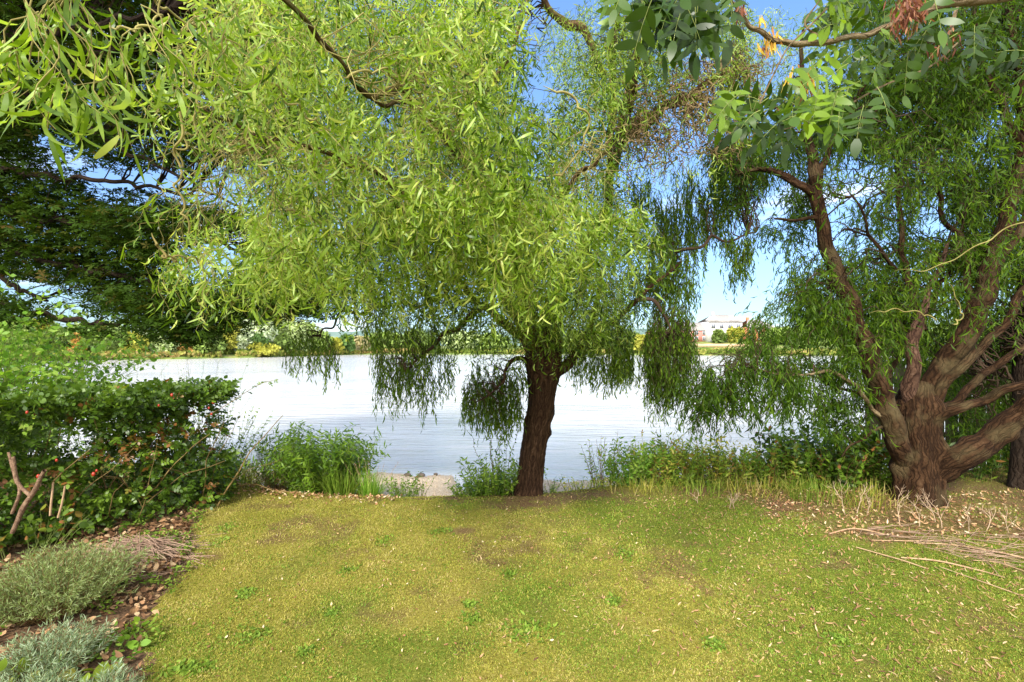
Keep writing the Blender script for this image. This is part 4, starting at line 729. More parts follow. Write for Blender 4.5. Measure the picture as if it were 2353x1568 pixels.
def mlay(poly, n, d0, d1, hole=0.25, seed=1, size=0.075, holes=(H1, H4, H5), hs=55):
    P0 = sample_poly(poly, n//4, d0, d1, hole, hs, seed, 1, holes); m = len(P0)
    P = (P0[:, None]+rng.normal(0, 1, (m, 6, 3))*np.array([0.13, 0.13, 0.045])).reshape(-1, 3); k = len(P)
    maple_leaves(qm, P, rng.normal(0, 0.42, (k, 3))+np.array([0.1, -0.15, 1.0]), size*rng.uniform(0.6, 1.15, k), np.clip(np.repeat(rng.random(m), 6)*0.6+rng.random(k)*0.4, 0, 1))
    S = P0[::6]; connectors(qmt, mnp[msel], mnr[msel], S, 2.2, 10, 0.006, 0.03, 4, 0.8)
mlay([(-80, -80), (700, -80), (700, 300), (560, 400), (420, 380), (240, 380), (120, 330), (-80, 330)], 16000, 5.2, 7.0, 0.29, 101, size=0.085, hs=42)
mlay([(-80, 300), (60, 320), (160, 380), (300, 440), (520, 480), (700, 560), (740, 720), (560, 690), (420, 640), (300, 700), (230, 720), (180, 660), (60, 640), (-80, 630)], 9500, 5.6, 7.2, 0.33, 102, size=0.085, hs=42)
mlay([(-80, 660), (60, 690), (100, 740), (60, 745), (-80, 725)], 420, 5.5, 6.2, 0.1, 103)
mlay([(240, 680), (420, 650), (560, 690), (545, 760), (470, 785), (400, 790), (330, 770), (290, 720)], 2600, 5.2, 6.2, 0.12, 104)
mlay([(500, 690), (640, 660), (760, 640), (765, 700), (750, 730), (690, 725), (600, 745), (540, 745)], 1500, 5.2, 6.0, 0.15, 105)
mlay([(195, 752), (245, 750), (262, 762), (225, 775), (193, 768)], 90, 5.5, 5.8, 0, 106)
mlay([(190, 480), (560, 480), (600, 640), (420, 660), (240, 560)], 1300, 5.0, 6.2, 0.35, 107)
# unseen upper side of the same crown, between it and the sun
n = 3600; P0 = np.stack([rng.uniform(-10.0, -3.2, n), rng.uniform(1.8, 6.8, n), np.zeros(n)], 1); hz = rng.uniform(0, 1, n); P0[:, 2] = 4.9+0.28*(6.8-P0[:, 1])*0.55+hz*2.2
k = (EYE+(HY+70)/F*P0[:, 1] < P0[:, 2]) & ~((P0[:, 0] < -5.6) & (P0[:, 1] < 3.6)); P0 = P0[k]
maple_leaves(qm, P0, rng.normal(0, 0.4, (len(P0), 3))+np.array([0, 0, 1.0]), 0.13*rng.uniform(0.7, 1.2, len(P0)), rng.random(len(P0)))
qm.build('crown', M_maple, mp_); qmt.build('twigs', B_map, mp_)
#PLANTS

# ------------------------------------------------------------------ ash boughs reaching in at the top right
def pinnate(ql, qt, P, D, N, size, pairs=3, W=0.4, S=4, gap=0.62, droop=0.25, tint=None, shape='ovate', curl=0.3, rs=0.0012):
    """compound leaves: paired leaflets along a stalk with one at the end"""
    n = len(P); D = nrm(D); N = nrm(N-(N*D).sum(1, keepdims=True)*D); s = np.cross(D, N); size = np.broadcast_to(size, n)
    if tint is None: tint = rng.random(n)
    K = pairs+2; path = [P]; d = D
    for k in range(K-1):
        path.append(path[-1]+d*(size*gap)[:, None]); d = nrm(d+DOWN*droop)
    path = np.stack(path, 1)
    if qt is not None: tubes(qt, path, np.linspace(1.4, 0.6, K)[None]*rs*np.ones((n, 1)), 3)
    for k in range(1, K):
        dk = nrm(path[:, k]-path[:, k-1])
        sides_ = (0,) if k == K-1 else (-1, 1)
        for sd in sides_:
            ld = nrm(dk*(0.45 if sd else 1.0)+s*sd*0.95+DOWN*0.15+rng.normal(0, 0.12, (n, 3)))
            sz = size*rng.uniform(0.8, 1.1, n)*(1.15 if sd == 0 else 1)
            leaves(ql, path[:, k], ld, N+rng.normal(0, 0.25, (n, 3)), sz, sz*W, curl, 0.25, S, np.clip(tint+rng.normal(0, 0.08, n), 0, 1), shape)
ash = thing('ash_tree', 'ash tree whose leafy boughs with brown key bunches hang in at the top right', 'tree', (4.4, 0.2, 0.0))
q = Q(); limb(q, [[4.4, 0.2, -0.1, 0.2], [4.38, 0.22, 1.2, 0.16], [4.3, 0.25, 2.6, 0.14], [4.1, 0.3, 4.2, 0.10], [4.0, 0.2, 6, 0.06]], 20, 16, 0.05, 2, 0.3, 110); q.build('trunk', B_ash, ash)
def abough(rows, start, seed, mat=B_ash):
    pts = ([start] if start else [])+limbpts(rows); q = Q(); p, r = limb(q, pts, 12, 50, 0.05, 3, 0, seed, 0.004); q.build('bough', mat, ash); return p, r
abough([(2430, -40, 1.75, 26), (2330, -12, 1.72, 24), (2180, 8, 1.68, 20), (2090, 38, 1.65, 15), (2030, 66, 1.62, 14), (1980, 82, 1.6, 13), (1900, 97, 1.58, 13), (1830, 100, 1.56, 13), (1785, 95, 1.55, 12), (1745, 72, 1.52, 11), (1712, 48, 1.5, 9), (1690, 18, 1.48, 7), (1660, -20, 1.45, 6)], [4.32, 0.25, 2.6, 0.06], 111)
abough([(2300, -20, 1.9, 9), (2210, 2, 1.8, 8), (2190, 60, 1.75, 7), (2170, 110, 1.72, 5)], None, 112)
abough([(2200, 100, 1.85, 4), (2140, 150, 1.8, 4), (2050, 190, 1.75, 4), (1960, 235, 1.7, 4), (1880, 275, 1.68, 3), (1800, 300, 1.66, 2.5)], None, 113)
abough([(1905, 95, 1.58, 5), (1850, 60, 1.57, 4), (1870, 20, 1.56, 3), (1900, -20, 1.55, 3)], None, 114)
abough([(1900, 20, 1.5, 4), (1860, 60, 1.5, 4), (1810, 110, 1.5, 3), (1770, 190, 1.5, 3), (1735, 260, 1.5, 2.5)], None, 115)
qa = Q(); qs = Q()
def ash_leaves(x, y, d, n, ang, size, sx=30, sy=25, tb=0.4, pairs=3, spread=0.5, sd=0.08, up=0.3):
    P = np.array([at(x+rng.normal(0, sx), y+rng.normal(0, sy), d+rng.normal(0, sd)) for _ in range(n)])
    a = np.radians(ang)+rng.normal(0, spread, n); D = np.stack([np.cos(a), rng.normal(-0.1, 0.4, n), -np.sin(a)], 1)
    pinnate(qa, qs, P, D, np.array([0, -0.85, up])+rng.normal(0, 0.5, (n, 3)), size*rng.uniform(0.75, 1.15, n), pairs, 0.40, 5, 0.6, 0.2, np.clip(tb+rng.normal(0, 0.2, n), 0, 1))
ash_leaves(1440, -50, 1.25, 9, 85, 0.052, 20, 18, 0.5, 2, 0.4); ash_leaves(1530, -30, 1.25, 15, 85, 0.056, 35, 25, 0.15, 3, 0.5); ash_leaves(1620, -25, 1.3, 15, 80, 0.056, 30, 20, 0.1, 3, 0.5)
ash_leaves(1580, 40, 1.3, 5, 95, 0.050, 30, 15, 0.1, 2, 0.4); ash_leaves(1430, -60, 1.3, 4, 120, 0.05, 10, 10, 0.4, 1, 0.3)
ash_leaves(1760, 240, 1.55, 10, 150, 0.055, 35, 20, 0.3, 3, 0.5); ash_leaves(1720, 210, 1.5, 6, 110, 0.055, 25, 20, 0.7, 3, 0.4); ash_leaves(1830, 240, 1.6, 9, 130, 0.058, 30, 20, 0.3, 3, 0.6)
ash_leaves(1900, 190, 1.65, 12, 140, 0.058, 35, 25, 0.7, 3, 0.5); ash_leaves(1980, 140, 1.7, 9, 150, 0.058, 35, 25, 0.5, 3, 0.5); ash_leaves(1860, 262, 1.6, 4, 80, 0.045, 25, 10, 0.5, 2, 0.4)
ash_leaves(1960, 240, 1.7, 8, 100, 0.055, 40, 15, 0.4, 3, 0.5); ash_leaves(1950, 60, 1.65, 10, 160, 0.058, 50, 25, 0.7, 3, 0.5); ash_leaves(2060, 100, 1.75, 7, 150, 0.058, 50, 30, 0.4, 3, 0.5)
ash_leaves(1990, -10, 1.6, 12, 130, 0.06, 60, 20, 0.3, 3, 0.6); ash_leaves(2170, 40, 1.8, 7, 120, 0.06, 60, 30, 0.2, 3, 0.6); ash_leaves(2270, 60, 1.9, 6, 130, 0.06, 40, 40, 0.2, 3, 0.6); ash_leaves(2350, 130, 1.9, 5, 160, 0.06, 20, 20, 0.1, 3, 0.4)
qa.build('leaves', M_ash, ash); qs.build('leaf_stalks', M_gstem, ash)
for x, y, d, n, sx, L, mt in ((2092, 14, 1.62, 170, 22, 0.032, M_keys), (2060, 50, 1.63, 70, 15, 0.030, M_keys), (1776, 92, 1.55, 34, 13, 0.034, M_keysy), (1700, 18, 1.48, 18, 8, 0.030, M_keys), (1745, 40, 1.5, 8, 5, 0.03, M_keysy), (1852, 172, 1.58, 46, 14, 0.033, M_keysy), (1858, 182, 1.6, 30, 14, 0.030, M_keys), (1808, 176, 1.56, 14, 7, 0.028, M_keysy),
                       (2185, 85, 1.73, 30, 14, 0.028, M_keys), (2150, 110, 1.75, 22, 14, 0.026, M_keys), (1755, 110, 1.53, 10, 5, 0.03, M_keys), (1785, 250, 1.5, 12, 8, 0.024, M_keys), (1745, 108, 1.5, 8, 4, 0.03, M_keysy)):
    P = np.array([at(x+rng.normal(0, sx*0.8), y+rng.normal(0, sx*1.0), d+rng.normal(0, 0.02)) for _ in range(n)]); q = Q()
    leaves(q, P, rng.normal(0, 0.3, (n, 3))+DOWN, rvec(n)+np.array([0, -0.6, 0]), 1.25*L*rng.uniform(0.8, 1.15, n), L*0.24, 0.4, 0.5, 4)
    q.build('key_bunch', mt, ash)

# ------------------------------------------------------------------ shrubs and plants
def plant(name, label, cat, c, n, h, lean, LF, LW, mat, stem=M_gstem, K=10, S=3, rad=0.1, leaf='lance', keep=0.9, droop=0.6, sr=0.003, group=None, tb=0.5, down=0.1, spread=0.9, cork=0.12, per=1, start=1, hj=0.45, pin=0, ell=1.0, curl=0.5, td=0.16, aim=(0, 0, 0)):
    c = np.array(c, float); c[2] = float(ground_z(c[0], c[1])) if len(c) < 3 or c[2] > 90 else c[2]
    t = thing(name, label, cat, c, group); ql = Q(); qs = Q()
    a = rng.random(n)*2*pi; r = rad*np.sqrt(rng.random(n)); P0 = c+np.stack([r*np.cos(a)*ell, r*np.sin(a), np.zeros(n)], 1)
    P0[:, 2] = ground_z(P0[:, 0], P0[:, 1])-0.02
    out = np.stack([np.cos(a), np.sin(a), np.zeros(n)], 1)*(lean*rng.random(n)[:, None]+0.05); D0 = nrm(out+np.array([0, 0, 1])+np.array(aim)+rng.normal(0, 0.12, (n, 3)))
    L = h*rng.uniform(1-hj, 1.1, n); P, D = strands(P0, D0, L, K, droop, cork, 2*pi/0.3, 0.5)
    if len(P) > 0: tubes(qs, P, sr*np.linspace(1.4, 0.35, K)[None]*np.ones((n, 1)), 4)
    tt = np.clip(tb+0.28*rng.normal(size=n), 0, 1)
    for _ in range(per):
        b = P[:, start:].reshape(-1, 3); d = D[:, start:].reshape(-1, 3); k = rng.random(len(b)) < keep; tx = np.repeat(tt, K-start)[k]; b = b[k]+rng.normal(0, 0.004, (k.sum(), 3)); d = d[k]; m = len(b)
        s = rvec(m); s = nrm(s-(s*d).sum(1, keepdims=True)*d); ld = nrm(d*0.5+s*spread+DOWN*down)
        if pin: pinnate(ql, None, b, ld, np.array([0, -0.3, 0.9])+rng.normal(0, 0.4, (m, 3)), LF*rng.uniform(0.7, 1.15, m), pin, LW, S, 0.7, 0.15, np.clip(tx+rng.normal(0, 0.1, m), 0, 1))
        else: ll = LF*rng.uniform(0.55, 1.2, m); leaves(ql, b, ld, np.array([0, -0.3, 0.8])+rng.normal(0, 0.6, (m, 3)), ll, ll*LW, curl, 0.4, S, np.clip(tx+rng.normal(0, td, m), 0, 1), leaf)
    ql.build('foliage', mat, t); qs.build('stems', stem, t); return t
def gp(px, d): return ((px-CX)/F*d, d, 99)
def grasstuft(name, label, c, n, h, mat, w=0.010, rad=0.15, lean=0.5, droop=2.2, ell=1, heads=0, group=None, cat='grass tuft'):
    c = np.array(c, float); c[2] = float(ground_z(c[0], c[1])); t = thing(name, label, cat, c, group); q = Q(); a = rng.random(n)*2*pi; r = rad*np.sqrt(rng.random(n))
    P0 = c+np.stack([r*np.cos(a)*ell, r*np.sin(a), np.zeros(n)], 1); P0[:, 2] = ground_z(P0[:, 0], P0[:, 1])-0.01
    D0 = np.stack([np.cos(a), np.sin(a), np.zeros(n)], 1)*lean*rng.random((n, 1))+np.array([0, 0, 1])+rng.normal(0, 0.15, (n, 3))
    leaves(q, P0, D0, np.stack([np.cos(a), np.sin(a), np.zeros(n)], 1)*-1+rng.normal(0, 0.3, (n, 3)), h*rng.uniform(0.5, 1.1, n), w, -0.55*droop/2.2, 0.3, 6, None, 'blade')
    q.build('blades', mat, t)
    if heads:
        P, D = strands(P0[:heads], D0[:heads], h*rng.uniform(1.0, 1.35, heads), 10, 0.8, 0.05); qs = Q(); tubes(qs, P, np.full((heads, 10), 0.0016), 3)
        leaves(qs, P[:, -4:].reshape(-1, 3), np.repeat(D[:, -1], 4, 0)+rng.normal(0, 0.3, (heads*4, 3)), rvec(heads*4), 0.03, 0.006, 0.2, 0.2, 3); qs.build('seed_heads', M_drystem, t)
    return t

# rose hedge
hl = np.array([[-3.05, 5.15], [-3.02, 4.75], [-3.45, 4.3], [-3.85, 3.9], [-4.15, 3.4], [-4.7, 2.7], [-5.4, 1.9]])
hedge = thing('rose_hedge', 'clipped wild rose hedge with red hips along the left edge of the lawn', 'hedge', (-3.9, 4.4, 0))
def hedge_pt(n, vmax=1.3, vp=1.8, z0=0.02, z1=1.12):
    u = rng.random(n)*(len(hl)-1.001); i = u.astype(int); f = (u-i)[:, None]; b = hl[i]*(1-f)+hl[i+1]*f; tn = hl[i+1]-hl[i]; tn /= np.linalg.norm(tn, axis=1, keepdims=True)
    nn = np.stack([-tn[:, 1], tn[:, 0]], 1); nn *= np.sign((nn*np.array([-1, 0.6])).sum(1))[:, None]
    v = vmax*rng.random(n)**vp; z = z0+(z1-z0)*rng.random(n); bulge = 0.16*(value_noise(u*3, z*3, 1.0, 41)-0.5)-0.10*np.cos(z*2.4)
    xy = b+nn*(v+bulge)[:, None]; return np.stack([xy[:, 0], xy[:, 1], z], 1), nn, v
n = 7600; P, nn, v = hedge_pt(n); top = rng.random(n) < 0.3; P[top, 2] = 1.05+0.12*rng.random(top.sum())**1.5+0.05*value_noise(P[top, 0], P[top, 1], 0.3, 4)
gapn = value_noise(P[:, 0]*1.4+P[:, 1], P[:, 2]*1.5, 0.3, 55); k = (gapn > 0.28) | (P[:, 2] > 1.1); P, nn, v = P[k], nn[k], v[k]; n = len(P)
D = np.stack([-nn[:, 0], -nn[:, 1], np.zeros(n)], 1)*0.7+rng.normal(0, 0.5, (n, 3))+np.array([0, 0, 0.25]); N = np.stack([-nn[:, 0], -nn[:, 1], np.full(n, 0.9)], 1)+rng.normal(0, 0.35, (n, 3))
qh = Q(); qs = Q(); brownz = np.exp(-(((P[:, 0]+3.45)/0.30)**2+((P[:, 2]-0.72)/0.2)**2))*0.55
tt = np.clip(0.25+0.35*value_noise(P[:, 0], P[:, 2], 0.25, 66)+rng.normal(0, 0.15, n), 0, 0.9); tt = np.where(rng.random(n) < 0.015+brownz, 1.0, tt)
pinnate(qh, qs, P, D, N, 0.040*rng.uniform(0.7, 1.25, n), 3, 0.66, 4, 0.62, 0.12, tt, rs=0.001)
n = 90; P, nn, v = hedge_pt(n, 1.0, 1.0, 0.0, 0.25); P[:, 2] = 0.0
Ps, Ds = strands(P, nrm(rng.normal(0, 0.35, (n, 3))+np.array([0, 0, 1.0])), rng.uniform(0.8, 1.15, n), 12, 0.5, 0.15, 2*pi/0.5, 1.0)
qh.build('foliage', M_rose, hedge); q = Q(); tubes(q, Ps, 0.0055*np.linspace(1.3, 0.4, 12)[None]*rng.uniform(0.6, 1.5, (n, 1)), 5); q.build('stems', M_rstem, hedge); qs.build('leaf_stalks', M_gstem, hedge)
M_hip = noise_mat('rose_hip', [(0.3, (0.30, 0.02, 0.01)), (0.7, (0.45, 0.05, 0.02))], 20, 3, 0.35, 0, spec=0.5)
def ball(q, c, r, sz=1.3, n=7, m=6):
    th = np.linspace(0.05, pi-0.05, m); ph = np.arange(n)*2*pi/n
    V = np.stack([np.sin(th)[:, None]*np.cos(ph), np.sin(th)[:, None]*np.sin(ph), np.cos(th)[:, None]*sz*np.ones(n)], -1)*r+np.array(c)
    i = np.arange(m-1)[:, None]*n; j = np.arange(n)[None]; j2 = (j+1) % n; q.add(V.reshape(-1, 3), np.stack([i+j, i+j2, i+n+j2, i+n+j], -1).reshape(-1, 4))
def on_hedge(px, py, off=0.03):
    best = None
    for k in np.linspace(0, len(hl)-1.001, 200):
        i = int(k); b = hl[i]*(1-k+i)+hl[i+1]*(k-i); x = CX+b[0]/b[1]*F
        if best is None or abs(x-px) < best[0]: best = (abs(x-px), b)
    b = best[1]; return at(px, py, b[1]-off-0.05)
for px, py, r in ((490, 925, 12), (486, 952, 9), (480, 938, 8), (395, 908, 10), (365, 932, 8), (88, 1095, 11), (130, 1058, 8), (62, 948, 8), (215, 1090, 12), (222, 1082, 8)):
    q = Q(); ball(q, on_hedge(px, py, 0.12), r*0.33/F*4.2); q.build('rose_hip', M_hip, hedge)

# lime bush behind the hedge, weeds over it, arching rose shoot
t = plant('bush', 'bright lime green bush rising behind the left end of the hedge', 'bush', (-6.75, 5.9, 99), 560, 2.45, 0.35, 0.08, 0.62, M_lime, M_gstem, K=15, S=3, rad=0.7, keep=0.95, droop=0.35, start=3, leaf='ovate', sr=0.004, per=2, ell=1.1)
plant('bush', 'small lime green bush poking over the hedge beside the larger lime bush', 'bush', (-5.6, 6.3, 99), 70, 1.5, 0.5, 0.06, 0.6, M_lime, K=13, rad=0.55, keep=0.85, droop=0.4, start=3, leaf='ovate', per=1)
for i, (px, d, h, nn_, lab) in enumerate([(292, 6.2, 1.72, 5, 'thin leafy weed sprig above the hedge, leftmost of three'), (408, 6.3, 1.78, 7, 'taller pale weed stems above the middle of the hedge'), (455, 6.2, 1.80, 18, 'wispy weed stems above the right part of the hedge')]):
    plant('weed', lab, 'weed', gp(px, d), nn_, h, 0.10, 0.035, 0.32, M_bushg, K=26, rad=0.18, keep=0.8, droop=0.1, start=10, sr=0.0022)
plant('bush', 'airy light green shrub at the lakeside end of the rose hedge', 'bush', (-3.65, 5.6, 99), 70, 0.95, 0.35, 0.045, 0.42, M_bushg, K=18, rad=0.4, keep=0.9, droop=0.5, start=3, per=2, tb=0.7)
sp = spline([list(at(a, b, c)) for a, b, c in [(470, 960, 4.8), (530, 925, 4.7), (560, 905, 4.65), (600, 882, 4.6), (640, 872, 4.6)]], 40); rs_ = thing('rose_shoot', 'single arching rose shoot reaching from the hedge over the lake', 'shoot', sp[0])
q = Q(); tubes(q, sp[None], np.linspace(0.004, 0.0012, 40)[None], 5); q.build('stem', M_rstem, rs_); q = Q(); P = sp[6:-1:3]; pinnate(q, None, P, np.array([0.6, 0, 0.1])+rng.normal(0, 0.6, (len(P), 3)), np.array([0, -0.3, 1])+rng.normal(0, 0.4, (len(P), 3)), 0.024, 2, 0.62, 4); q.build('foliage', M_rose, rs_)

# plants on the bank
plant('shrub', 'rounded dense green shrub on the bank left of the gravel beach', 'shrub', gp(738, 5.65), 260, 0.80, 0.52, 0.08, 0.26, M_bushg, M_gstem, K=15, S=3, rad=0.30, keep=0.95, droop=0.9, start=1, per=3, down=0.25, tb=0.35, hj=0.35)
grasstuft('grass_tuft', 'dark green long grass in front of the rounded shrub', gp(790, 5.45), 360, 0.42, M_grassg, 0.010, 0.22, 0.75)
grasstuft('grass_tuft', 'bright yellow-green grass at the right foot of the rounded shrub', gp(850, 5.45), 300, 0.34, M_lime, 0.009, 0.12, 0.55, heads=22)
grasstuft('grass_tuft', 'yellowing grass behind the hedge end by the water', gp(505, 6.3), 520, 0.45, M_yell, 0.011, 0.4, 0.8, ell=1.2, heads=14)
plant('weed', 'reddish flowered weeds between the hedge end and the rounded shrub', 'weed', gp(588, 6.25), 26, 0.55, 0.5, 0.045, 0.3, M_scrub, M_rstem, K=12, rad=0.25, keep=0.8, droop=0.3, start=4, tb=0.9)
plant('weed', 'yellow-green leafy weed patch left of the rounded shrub', 'weed', gp(545, 6.1), 90, 0.32, 0.7, 0.06, 0.3, M_yell, K=9, rad=0.35, keep=0.9, droop=0.8, tb=0.5, ell=1.4)
plant('shrub', 'ragged shrub of red tinged stems at the left side of the rounded shrub', 'shrub', gp(650, 5.8), 120, 0.62, 0.45, 0.05, 0.22, M_scrub, M_rstem, K=14, rad=0.2, keep=0.9, droop=0.3, start=3, per=2, tb=0.5)
plant('weed', 'low green weed at the near edge of the gravel beach', 'weed', gp(925, 5.5), 34, 0.30, 0.6, 0.045, 0.4, M_bushg, K=8, rad=0.13, keep=0.9, per=2)
plant('weed', 'thin stemmed weed on the gravel beside the low green weed', 'weed', gp(965, 5.7), 9, 0.36, 0.4, 0.045, 0.4, M_scrub, K=9, rad=0.05, keep=0.9, start=4)
plant('weed', 'upright weed with rosette top left of the tree shrub', 'weed', gp(1076, 5.75), 5, 0.46, 0.15, 0.06, 0.4, M_bushg, K=9, rad=0.03, keep=0.8, start=5, per=2)
plant('shrub', 'leafy green shrub against the left side of the willow trunk', 'shrub', gp(1152, 5.45), 130, 0.46, 0.65, 0.055, 0.42, M_bushg, K=10, rad=0.22, keep=0.9, droop=0.7, per=2, ell=1.2, tb=0.7)
plant('shrub', 'low dark green creeping shrub left of the willow foot', 'shrub', gp(1100, 5.35), 90, 0.22, 1.0, 0.045, 0.45, M_bushg, K=8, rad=0.16, keep=0.95, droop=1.2, per=2, ell=1.5)
plant('sapling', 'slender small leaved climber rising to the willow tips', 'sapling', gp(1142, 5.6), 9, 1.0, 0.14, 0.032, 0.6, M_bushg, M_rstem, K=34, rad=0.06, keep=0.9, droop=0.1, start=8, leaf='ovate', tb=0.2, cork=0.35)
plant('sapling', 'tiny sapling with two leaf tufts right of the willow trunk', 'sapling', gp(1270, 5.75), 3, 0.36, 0.2, 0.06, 0.36, M_bushg, K=10, rad=0.01, keep=0.9, start=7, per=2)
plant('weed', 'small weed at the right foot of the willow trunk', 'weed', gp(1262, 5.45), 16, 0.16, 0.7, 0.035, 0.4, M_scrub, K=7, rad=0.06)
plant('weed', 'tall ragged leafy weed between the beach and the bank shrubs', 'weed', gp(1388, 5.8), 22, 0.66, 0.28, 0.055, 0.33, M_scrub, M_rstem, K=16, rad=0.14, keep=0.85, droop=0.2, start=2, tb=0.6)
plant('weed', 'low yellow-green weeds at the foot of the tall ragged weed', 'weed', gp(1345, 5.6), 40, 0.18, 0.8, 0.04, 0.4, M_yell, K=7, rad=0.16, ell=1.6)
bank = [(1450, 5.9, 90, 0.85, M_bushg, 0.055, 0.42, 'leftmost leafy green shrub of the bank right of the beach'), (1505, 5.95, 110, 0.98, M_scrub, 0.05, 0.36, 'yellow tinged shrub second from the beach on the right bank'), (1560, 5.9, 110, 0.86, M_bushg, 0.055, 0.40, 'green shrub below the long willow skirt on the right bank'),
        (1618, 5.9, 110, 0.90, M_scrub, 0.05, 0.36, 'yellow-green shrub with brown seed tops in the middle of the right bank'), (1672, 5.85, 90, 0.70, M_scrub, 0.05, 0.36, 'low weedy shrub under the tips of the old willow'), (1722, 5.8, 80, 0.66, M_bushg, 0.05, 0.4, 'short light green shrub in the low part of the right bank'),
        (1775, 5.75, 110, 0.74, M_scrub, 0.05, 0.38, 'yellow-green shrub left of the bramble'), (2010, 5.7, 120, 0.75, M_scrub, 0.055, 0.4, 'light green shrub touching the left side of the old willow')]
for px, d, n, h, mt, l, w, lab in bank: plant('shrub', lab, 'shrub', gp(px, d-0.1), int(n*0.75), h*0.66, 0.45, l*1.2, w*1.15, M_scrub if px in (1505, 1560, 1672, 1775) else (M_yell if px == 1618 else M_bushl), M_rstem if mt is M_scrub else M_gstem, K=14, rad=0.24, keep=0.9, droop=0.35, start=1, per=2, tb=0.62)
plant('bramble', 'large dark green bramble bush left of the old willow trunk', 'bush', gp(1895, 5.7), 200, 0.80, 0.60, 0.075, 0.55, M_rose, M_rstem, K=15, rad=0.36, keep=0.9, droop=0.7, start=1, per=2, leaf='ovate', tb=0.5)
plant('bramble', 'bramble shoots between the dark bramble and the yellow-green shrub', 'bush', gp(1830, 5.7), 70, 0.62, 0.5, 0.065, 0.5, M_bushg, M_rstem, K=14, rad=0.25, keep=0.9, droop=0.5, start=1, per=2, leaf='ovate', tb=0.5)
for i, (px, d, n, h, lab) in enumerate([(1470, 5.45, 170, .2, 'short rough grass before the leftmost bank shrub'), (1600, 5.4, 220, .24, 'rough green grass before the middle bank shrubs'), (1740, 5.3, 240, .24, 'rough grass in front of the short light green shrub'), (1880, 5.15, 240, .26, 'long grass at the foot of the dark bramble'), (1985, 5.0, 200, .22, 'grass tuft between the bramble and the old willow trunk')]):
    grasstuft('grass_tuft', lab, gp(px, d), n, h, M_grassg if i % 2 else M_grass, 0.008, 0.34, 0.8, ell=1.5)
plant('weed', 'dim green undergrowth in the shade behind the old willow trunk', 'weed', gp(2230, 6.2), 90, 0.5, 0.6, 0.08, 0.4, M_rose, K=9, rad=0.6, per=2, ell=1.6, tb=0.6)

# fence and dark trunk at the right edge
M_fence = noise_mat('weathered_fence', [(0.3, (0.10, 0.085, 0.05)), (0.6, (0.18, 0.15, 0.085)), (0.8, (0.16, 0.18, 0.07))], 2.5, 6, 0.95, 0.4, (6, 6, 0.6))
fx0, fy0, fx1, fy1 = 5.6, 7.5, 8.6, 5.6; fn = thing('fence', 'weathered wooden board fence behind the old willow', 'fence', (7, 6.6, 0)); q = Q(); m = 24; fa = math.atan2(fy1-fy0, fx1-fx0)
for i in range(m):
    f = (i+0.5)/m; box(q, (fx0+(fx1-fx0)*f, fy0+(fy1-fy0)*f, 0.62+0.01*(i % 3)), (0.138, 0.02, 1.5), fa)
q.build('boards', M_fence, fn, False)
for f in (0.0, 0.5, 1.0):
    q = Q(); box(q, (fx0+(fx1-fx0)*f+0.05, fy0+(fy1-fy0)*f+0.075, 0.6), (0.1, 0.1, 1.6), fa); q.build('post', M_fence, fn, False)
for z in (0.3, 1.1):
    q = Q(); box(q, ((fx0+fx1)/2+0.022, (fy0+fy1)/2+0.034, z), (3.5, 0.04, 0.08), fa); q.build('rail', M_fence, fn, False)
dt = thing('tree', 'dark upright tree trunk cut by the right frame edge', 'tree', (5.85, 5.45, 0)); q = Q(); limb(q, [[5.85, 5.45, -0.2, 0.17], [5.87, 5.45, 0.5, 0.14], [5.95, 5.5, 1.6, 0.13], [6.1, 5.6, 3.2, 0.10], [6.1, 5.7, 5, 0.05]], 20, 20, 0.08, 2, 0.3, 130); q.build('trunk', B_map, dt)
q = Q(); P = np.array([6.2, 5.7, 4.6])+rng.normal(0, 1, (600, 3))*[0.8, 0.8, 0.6]; leaf_strands(q, None, P, rvec(600), 0.4, 8, 0.09, 0.3, 3, 2, 0.3); q.build('crown', M_willow2, dt)

# lavender and bed plants, left foreground
def lavender(label, px, py, n, h, mat, rad, seed=0):
    d = EYE*F/(py-HY); c = at(px, py, d); c[2] = 0; t = thing('lavender', label, 'lavender', c); ql = Q(); qs = Q(); a = rng.random(n)*2*pi; r = rad*0.75*np.sqrt(rng.random(n))
    P0 = c+np.stack([r*np.cos(a), r*np.sin(a), np.full(n, 0.0)], 1); D0 = nrm(np.stack([np.cos(a), np.sin(a), np.zeros(n)], 1)*(r/rad)[:, None]*1.3+np.array([0, 0, 1])+rng.normal(0, 0.15, (n, 3)))
    P, D = strands(P0, D0, h*rng.uniform(0.7, 1.1, n), 12, 0.8, 0.15, 2*pi/0.2, 1.0); tubes(qs, P, 0.0018*np.linspace(1.5, 0.5, 12)[None]*np.ones((n, 1)), 3)
    b = np.repeat(P[:, 5:].reshape(-1, 3), 4, 0); d_ = np.repeat(D[:, 5:].reshape(-1, 3), 4, 0); m = len(b); s = rvec(m); s = nrm(s-(s*d_).sum(1, keepdims=True)*d_)
    leaves(ql, b, d_*0.9+s*0.8, rvec(m), 0.034*rng.uniform(0.6, 1.2, m), 0.0042, 0.5, 0.2, 3); ql.build('foliage', mat, t); qs.build('stems', M_rstem, t)
lavender('green-grey lavender mound beside the heap of dead stalks', 135, 1400, 620, 0.34, M_lavg, 0.24)
lavender('silvery lavender plant below the green-grey mound', 110, 1560, 190, 0.22, M_lav, 0.10)
lavender('silver lavender sprigs at the bottom left corner', 40, 1680, 160, 0.2, M_lav, 0.09)
lavender('small silver lavender sprig at the bottom edge by the bare soil', 225, 1650, 90, 0.17, M_lav, 0.06)
